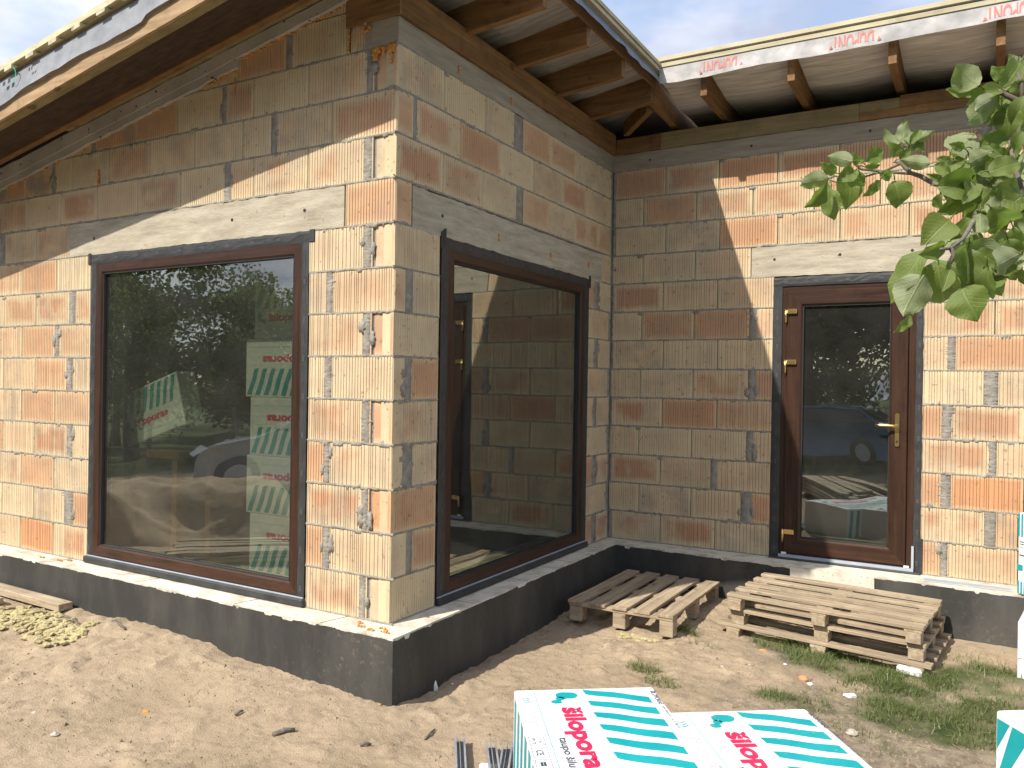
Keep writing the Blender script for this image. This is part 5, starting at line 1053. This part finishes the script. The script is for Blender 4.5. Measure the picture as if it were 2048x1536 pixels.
# ================================================================== things behind the viewer, seen mirrored in the panes
def tree_mesh(seed, n, H, Rr, size):
    rr = random.Random(seed); mb = MB(); cl = []
    for i in range(26):
        t = rr.uniform(.22, 1); r_ = Rr*math.sqrt(max(.05, 1-(abs(t-.55)/.55)**2))*rr.uniform(.25,1); a = rr.random()*6.283; cl.append((Vector((r_*math.cos(a), r_*math.sin(a), H*t)), rr.uniform(.28,.55)*Rr*.8))
    for i in range(n):
        c, k = rr.choice(cl); d = Vector((rr.gauss(0,1), rr.gauss(0,1), rr.gauss(0,.8))); d = d.normalized()*k*rr.random()**.4; add_leafquad(mb, c+d, size*rr.uniform(.7,1.4), rr)
    return mb.mesh('crown')
TV = [tree_mesh(i, 15000, 1, .42, .021) for i in range(3)]
def bgtree(x, y, h, w, v, label):
    t = empty('garden_tree', (x, y, -.42), random.random()*6, label, 'tree', 'trees behind the viewer'); c = link('crown', TV[v], MT['foliage'], t); c.scale = (h*w, h*w, h)
    MB().tube([(0,0,0),(.05,.03,h*.3),(0,.1,h*.6)], [.03*h,.024*h,.01*h], 8).build('trunk', MT['bark'], t, True); 
    for k in range(4): a = k*1.6+.3; MB().tube([(0,.02,h*(.22+.08*k)),(.14*h*math.cos(a),.14*h*math.sin(a),h*(.42+.08*k))], [.012*h,.004*h], 6).build('limb', MT['bark'], t, True)
    return t
TR = [(-13.0,-7.3,4.9,1.0,0),(-16.5,-9.3,4.2,1.1,1),(-19,-8.0,4.8,1.1,2),(-11.3,-9.9,4.0,1.1,1),(-14.0,-13.0,4.5,1.1,0),(-10.6,-14.0,4.2,1.0,2),(-7,-13.5,4.6,1.1,1),(-4,-15.5,6.8,1.1,0),(-1.4,-15.0,7.6,1.1,2),(1.2,-15.3,7.9,1.1,1),(4.0,-15.5,7.4,1.1,0),(7,-15,6.6,1.1,2),(10,-10,6,1.1,1),(-22,-12,5.6,1.1,0),(-17.5,-15,3.9,1.1,2)]
TL = ['leftmost of','second of','third of','fourth of','fifth of','sixth of','seventh of','eighth of','ninth of','tenth of','eleventh of','twelfth of','thirteenth of','fourteenth of','last of']
for i, (x, y, h, w, v) in enumerate(TR): bgtree(x, y, h, w, v, ['dense green tree, tallest mass mirrored at the left of the gable pane','dark bushy tree mirrored behind the left tree in the gable pane','broad tree mirrored at the far left edge of the gable pane','low rounded tree mirrored in the middle of the gable pane','rounded tree mirrored at the right of the gable pane','small tree at the rightmost edge of the gable reflection','spreading tree beyond the silver car','tall tree beyond the plank pile','tall dark tree mirrored in the upper door pane','dense tree mirrored right of centre in the door pane','dark tree mirrored at the right side of the door pane','tree behind the apple tree','farthest tree to the right of the yard','tall distant tree behind the left reflection','distant tree closing the gap in the gable reflection'][i])
hb = MB(); rr = random.Random(8)
for i in range(9000): add_leafquad(hb, Vector((rr.uniform(-24,12), -17+rr.gauss(0,.35), -.3+rr.random()**.8*2.2)), rr.uniform(.1,.22), rr)
tag(hb.build('hedge', MT['foliage']), 'dark hedge closing the garden behind the viewer', 'hedge', None, 'stuff')
def car(loc, rz, paint_, label):
    c = empty('parked_car', loc, rz, label, 'car'); L = 4.3
    prof = [(0,.30),(.03,.55),(.10,.68),(.5,.80),(1.15,.92),(1.35,1.02),(1.95,1.38),(2.6,1.46),(3.3,1.40),(3.95,1.05),(4.15,.98),(4.27,.75),(4.3,.40),(4.2,.26),(.1,.24)]
    V = []; F = []; secs = [(-.86,.97,-.02),(-.80,1,.0),(-.5,1,.02),(0,1,.03),(.5,1,.02),(.80,1,.0),(.86,.97,-.02)]; n = len(prof)
    for y, k, dz in secs:
        for x, z in prof:
            yy = y*(1 if z < .95 else 1-.22*(z-.95)/.5); fr = 1-.10*(abs(y)/.86)**2*(1 if (x < .5 or x > 3.9) else 0); xx = 2.15+(x-2.15)*fr; V.append((xx, yy, z*k+dz*(z > .6)))
    for s in range(len(secs)-1):
        for i in range(n): a = s*n+i; b = s*n+(i+1)%n; F.append((a, b, b+n, a+n))
    F.append(tuple(range(n))); F.append(tuple(range((len(secs)-1)*n, len(secs)*n))[::-1])
    MB().add(V, F).build('body', MT[paint_], c, True, .04)
    for sy in (-1, 1):
        y0, y1 = sy*.815, sy*.70
        MB().add([(1.40,y0+.006*sy,1.0),(3.75,y0+.006*sy,1.03),(3.2,y1+.02*sy,1.36),(2.0,y1+.02*sy,1.34)],[(0,1,2,3)]).build('side_window', MT['car_glass'], c)
        for x in (.85, 3.45):
            w = MB().tube([(x,sy*.70,.32),(x,sy*.885,.32)], .32, 24).build('wheel', MT['tyre'], c, True); MB().tube([(x,sy*.886,.32),(x,sy*.895,.32)], .2, 16).build('rim', MT['rim'], w)
        MB().add([(.05,sy*.72,.66),(.16,sy*.82,.62),(.42,sy*.82,.76),(.26,sy*.70,.80)],[(0,1,2,3)]).add([(.05,sy*.50,.66),(.05,sy*.74,.62),(.16,sy*.72,.74),(.16,sy*.50,.77)],[(0,1,2,3)]).build('headlight', MT['lamp'], c)
    MB().add([(1.33,-.66,1.03),(1.33,.66,1.03),(1.93,.58,1.385),(1.93,-.58,1.385)],[(0,1,2,3)]).build('windscreen', MT['car_glass'], c).location = (-.012,0,.035)
    MB().add([(3.93,-.62,1.09),(3.93,.62,1.09),(3.36,.56,1.40),(3.36,-.56,1.40)],[(0,1,2,3)]).build('rear_window', MT['car_glass'], c).location = (.012,0,.035)
    return c
car((-7.7,-4.9,-.40), math.atan2(-.5,.86), 'car_silver', 'silver car behind the sand heap, mirrored in the gable window')
car((-2.7,-11.0,-.42), math.atan2(.10,1), 'car_blue', 'dark blue car mirrored in the lower door pane')
# sand heap
hx = np.linspace(-1.6,1.6,90); X, Y = np.meshgrid(hx, hx); r_ = (np.abs(X/1.5)**2.6+np.abs(Y/.95)**2)**.5; Z = .62*np.clip((1-r_)*2.6, 0, 1)**.8 + .10*vnoise(X, Y, 2.6, 41) + .05*vnoise(X, Y, 8, 42) + .02*vnoise(X, Y, 20, 43)
Z -= .42*np.exp(-(((X-.25)/.55)**2+((Y-.55)/.30)**2)); Z = np.where(r_ > 1.0, Z-.25*(r_-1)*4, Z)
V = np.stack([X.ravel(), Y.ravel(), Z.ravel()], 1); i_ = (np.arange(89)[:, None]*90+np.arange(89)[None]).ravel(); F = np.stack([i_, i_+1, i_+91, i_+90], 1)
m = bpy.data.meshes.new('sand_heap'); m.from_pydata(V.tolist(), [], F.tolist()); m.update(); m.polygons.foreach_set('use_smooth', [True]*len(m.polygons)); o = link('sand_heap', m, MT['ground']); o.location = (-4.75,-2.15,-.42); o.rotation_euler = (0,0,-.75); tag(o, 'sand heap with a dug out hollow, mirrored in the gable window', 'sand heap')
ca2 = m.color_attributes.new('cover', 'FLOAT_COLOR', 'POINT'); ca2.data.foreach_set('color', np.tile([0,0,0,1.], len(m.vertices)))
def pile(x, y, rz, n, label, zb=-.40, L=3.0):
    p = empty('plank_pile', (x, y, zb), rz, label, 'plank pile'); rr = random.Random(n)
    for i in range(n): k = i//5; MB().box(0,L*rr.uniform(.85,1),(i%5)*.15+rr.uniform(-.02,.02),(i%5)*.15+.12,k*.032+.10,k*.032+.125).build('plank', MT['grey_x'], p).rotation_euler = (0,0,rr.uniform(-.04,.04))
    for xx in (.4, L*.75): MB().box(xx,xx+.08,-.02,.75,0,.099).build('bearer', MT['grey_y'], p)
pile(-3.9,-1.55,-.75, 15, 'low pile of long planks mirrored low in the gable window'); pile(1.0,-4.3,1.15, 40, 'pile of planks in front of the blue car, mirrored in the door pane', -.40, 2.4)
fe = empty('wire_fence', (-14,-6.6,-.42), -.25, 'low wire fence behind the silver car', 'fence')
for i in range(9): MB().box(i*2-.03,i*2+.03,-.03,.03,0,1.2).build('post', MT['bark'], fe)
for z in (.3,.7,1.1): MB().box(0,16,-.003,.003,z,z+.006).build('wire', MT['steel'], fe)
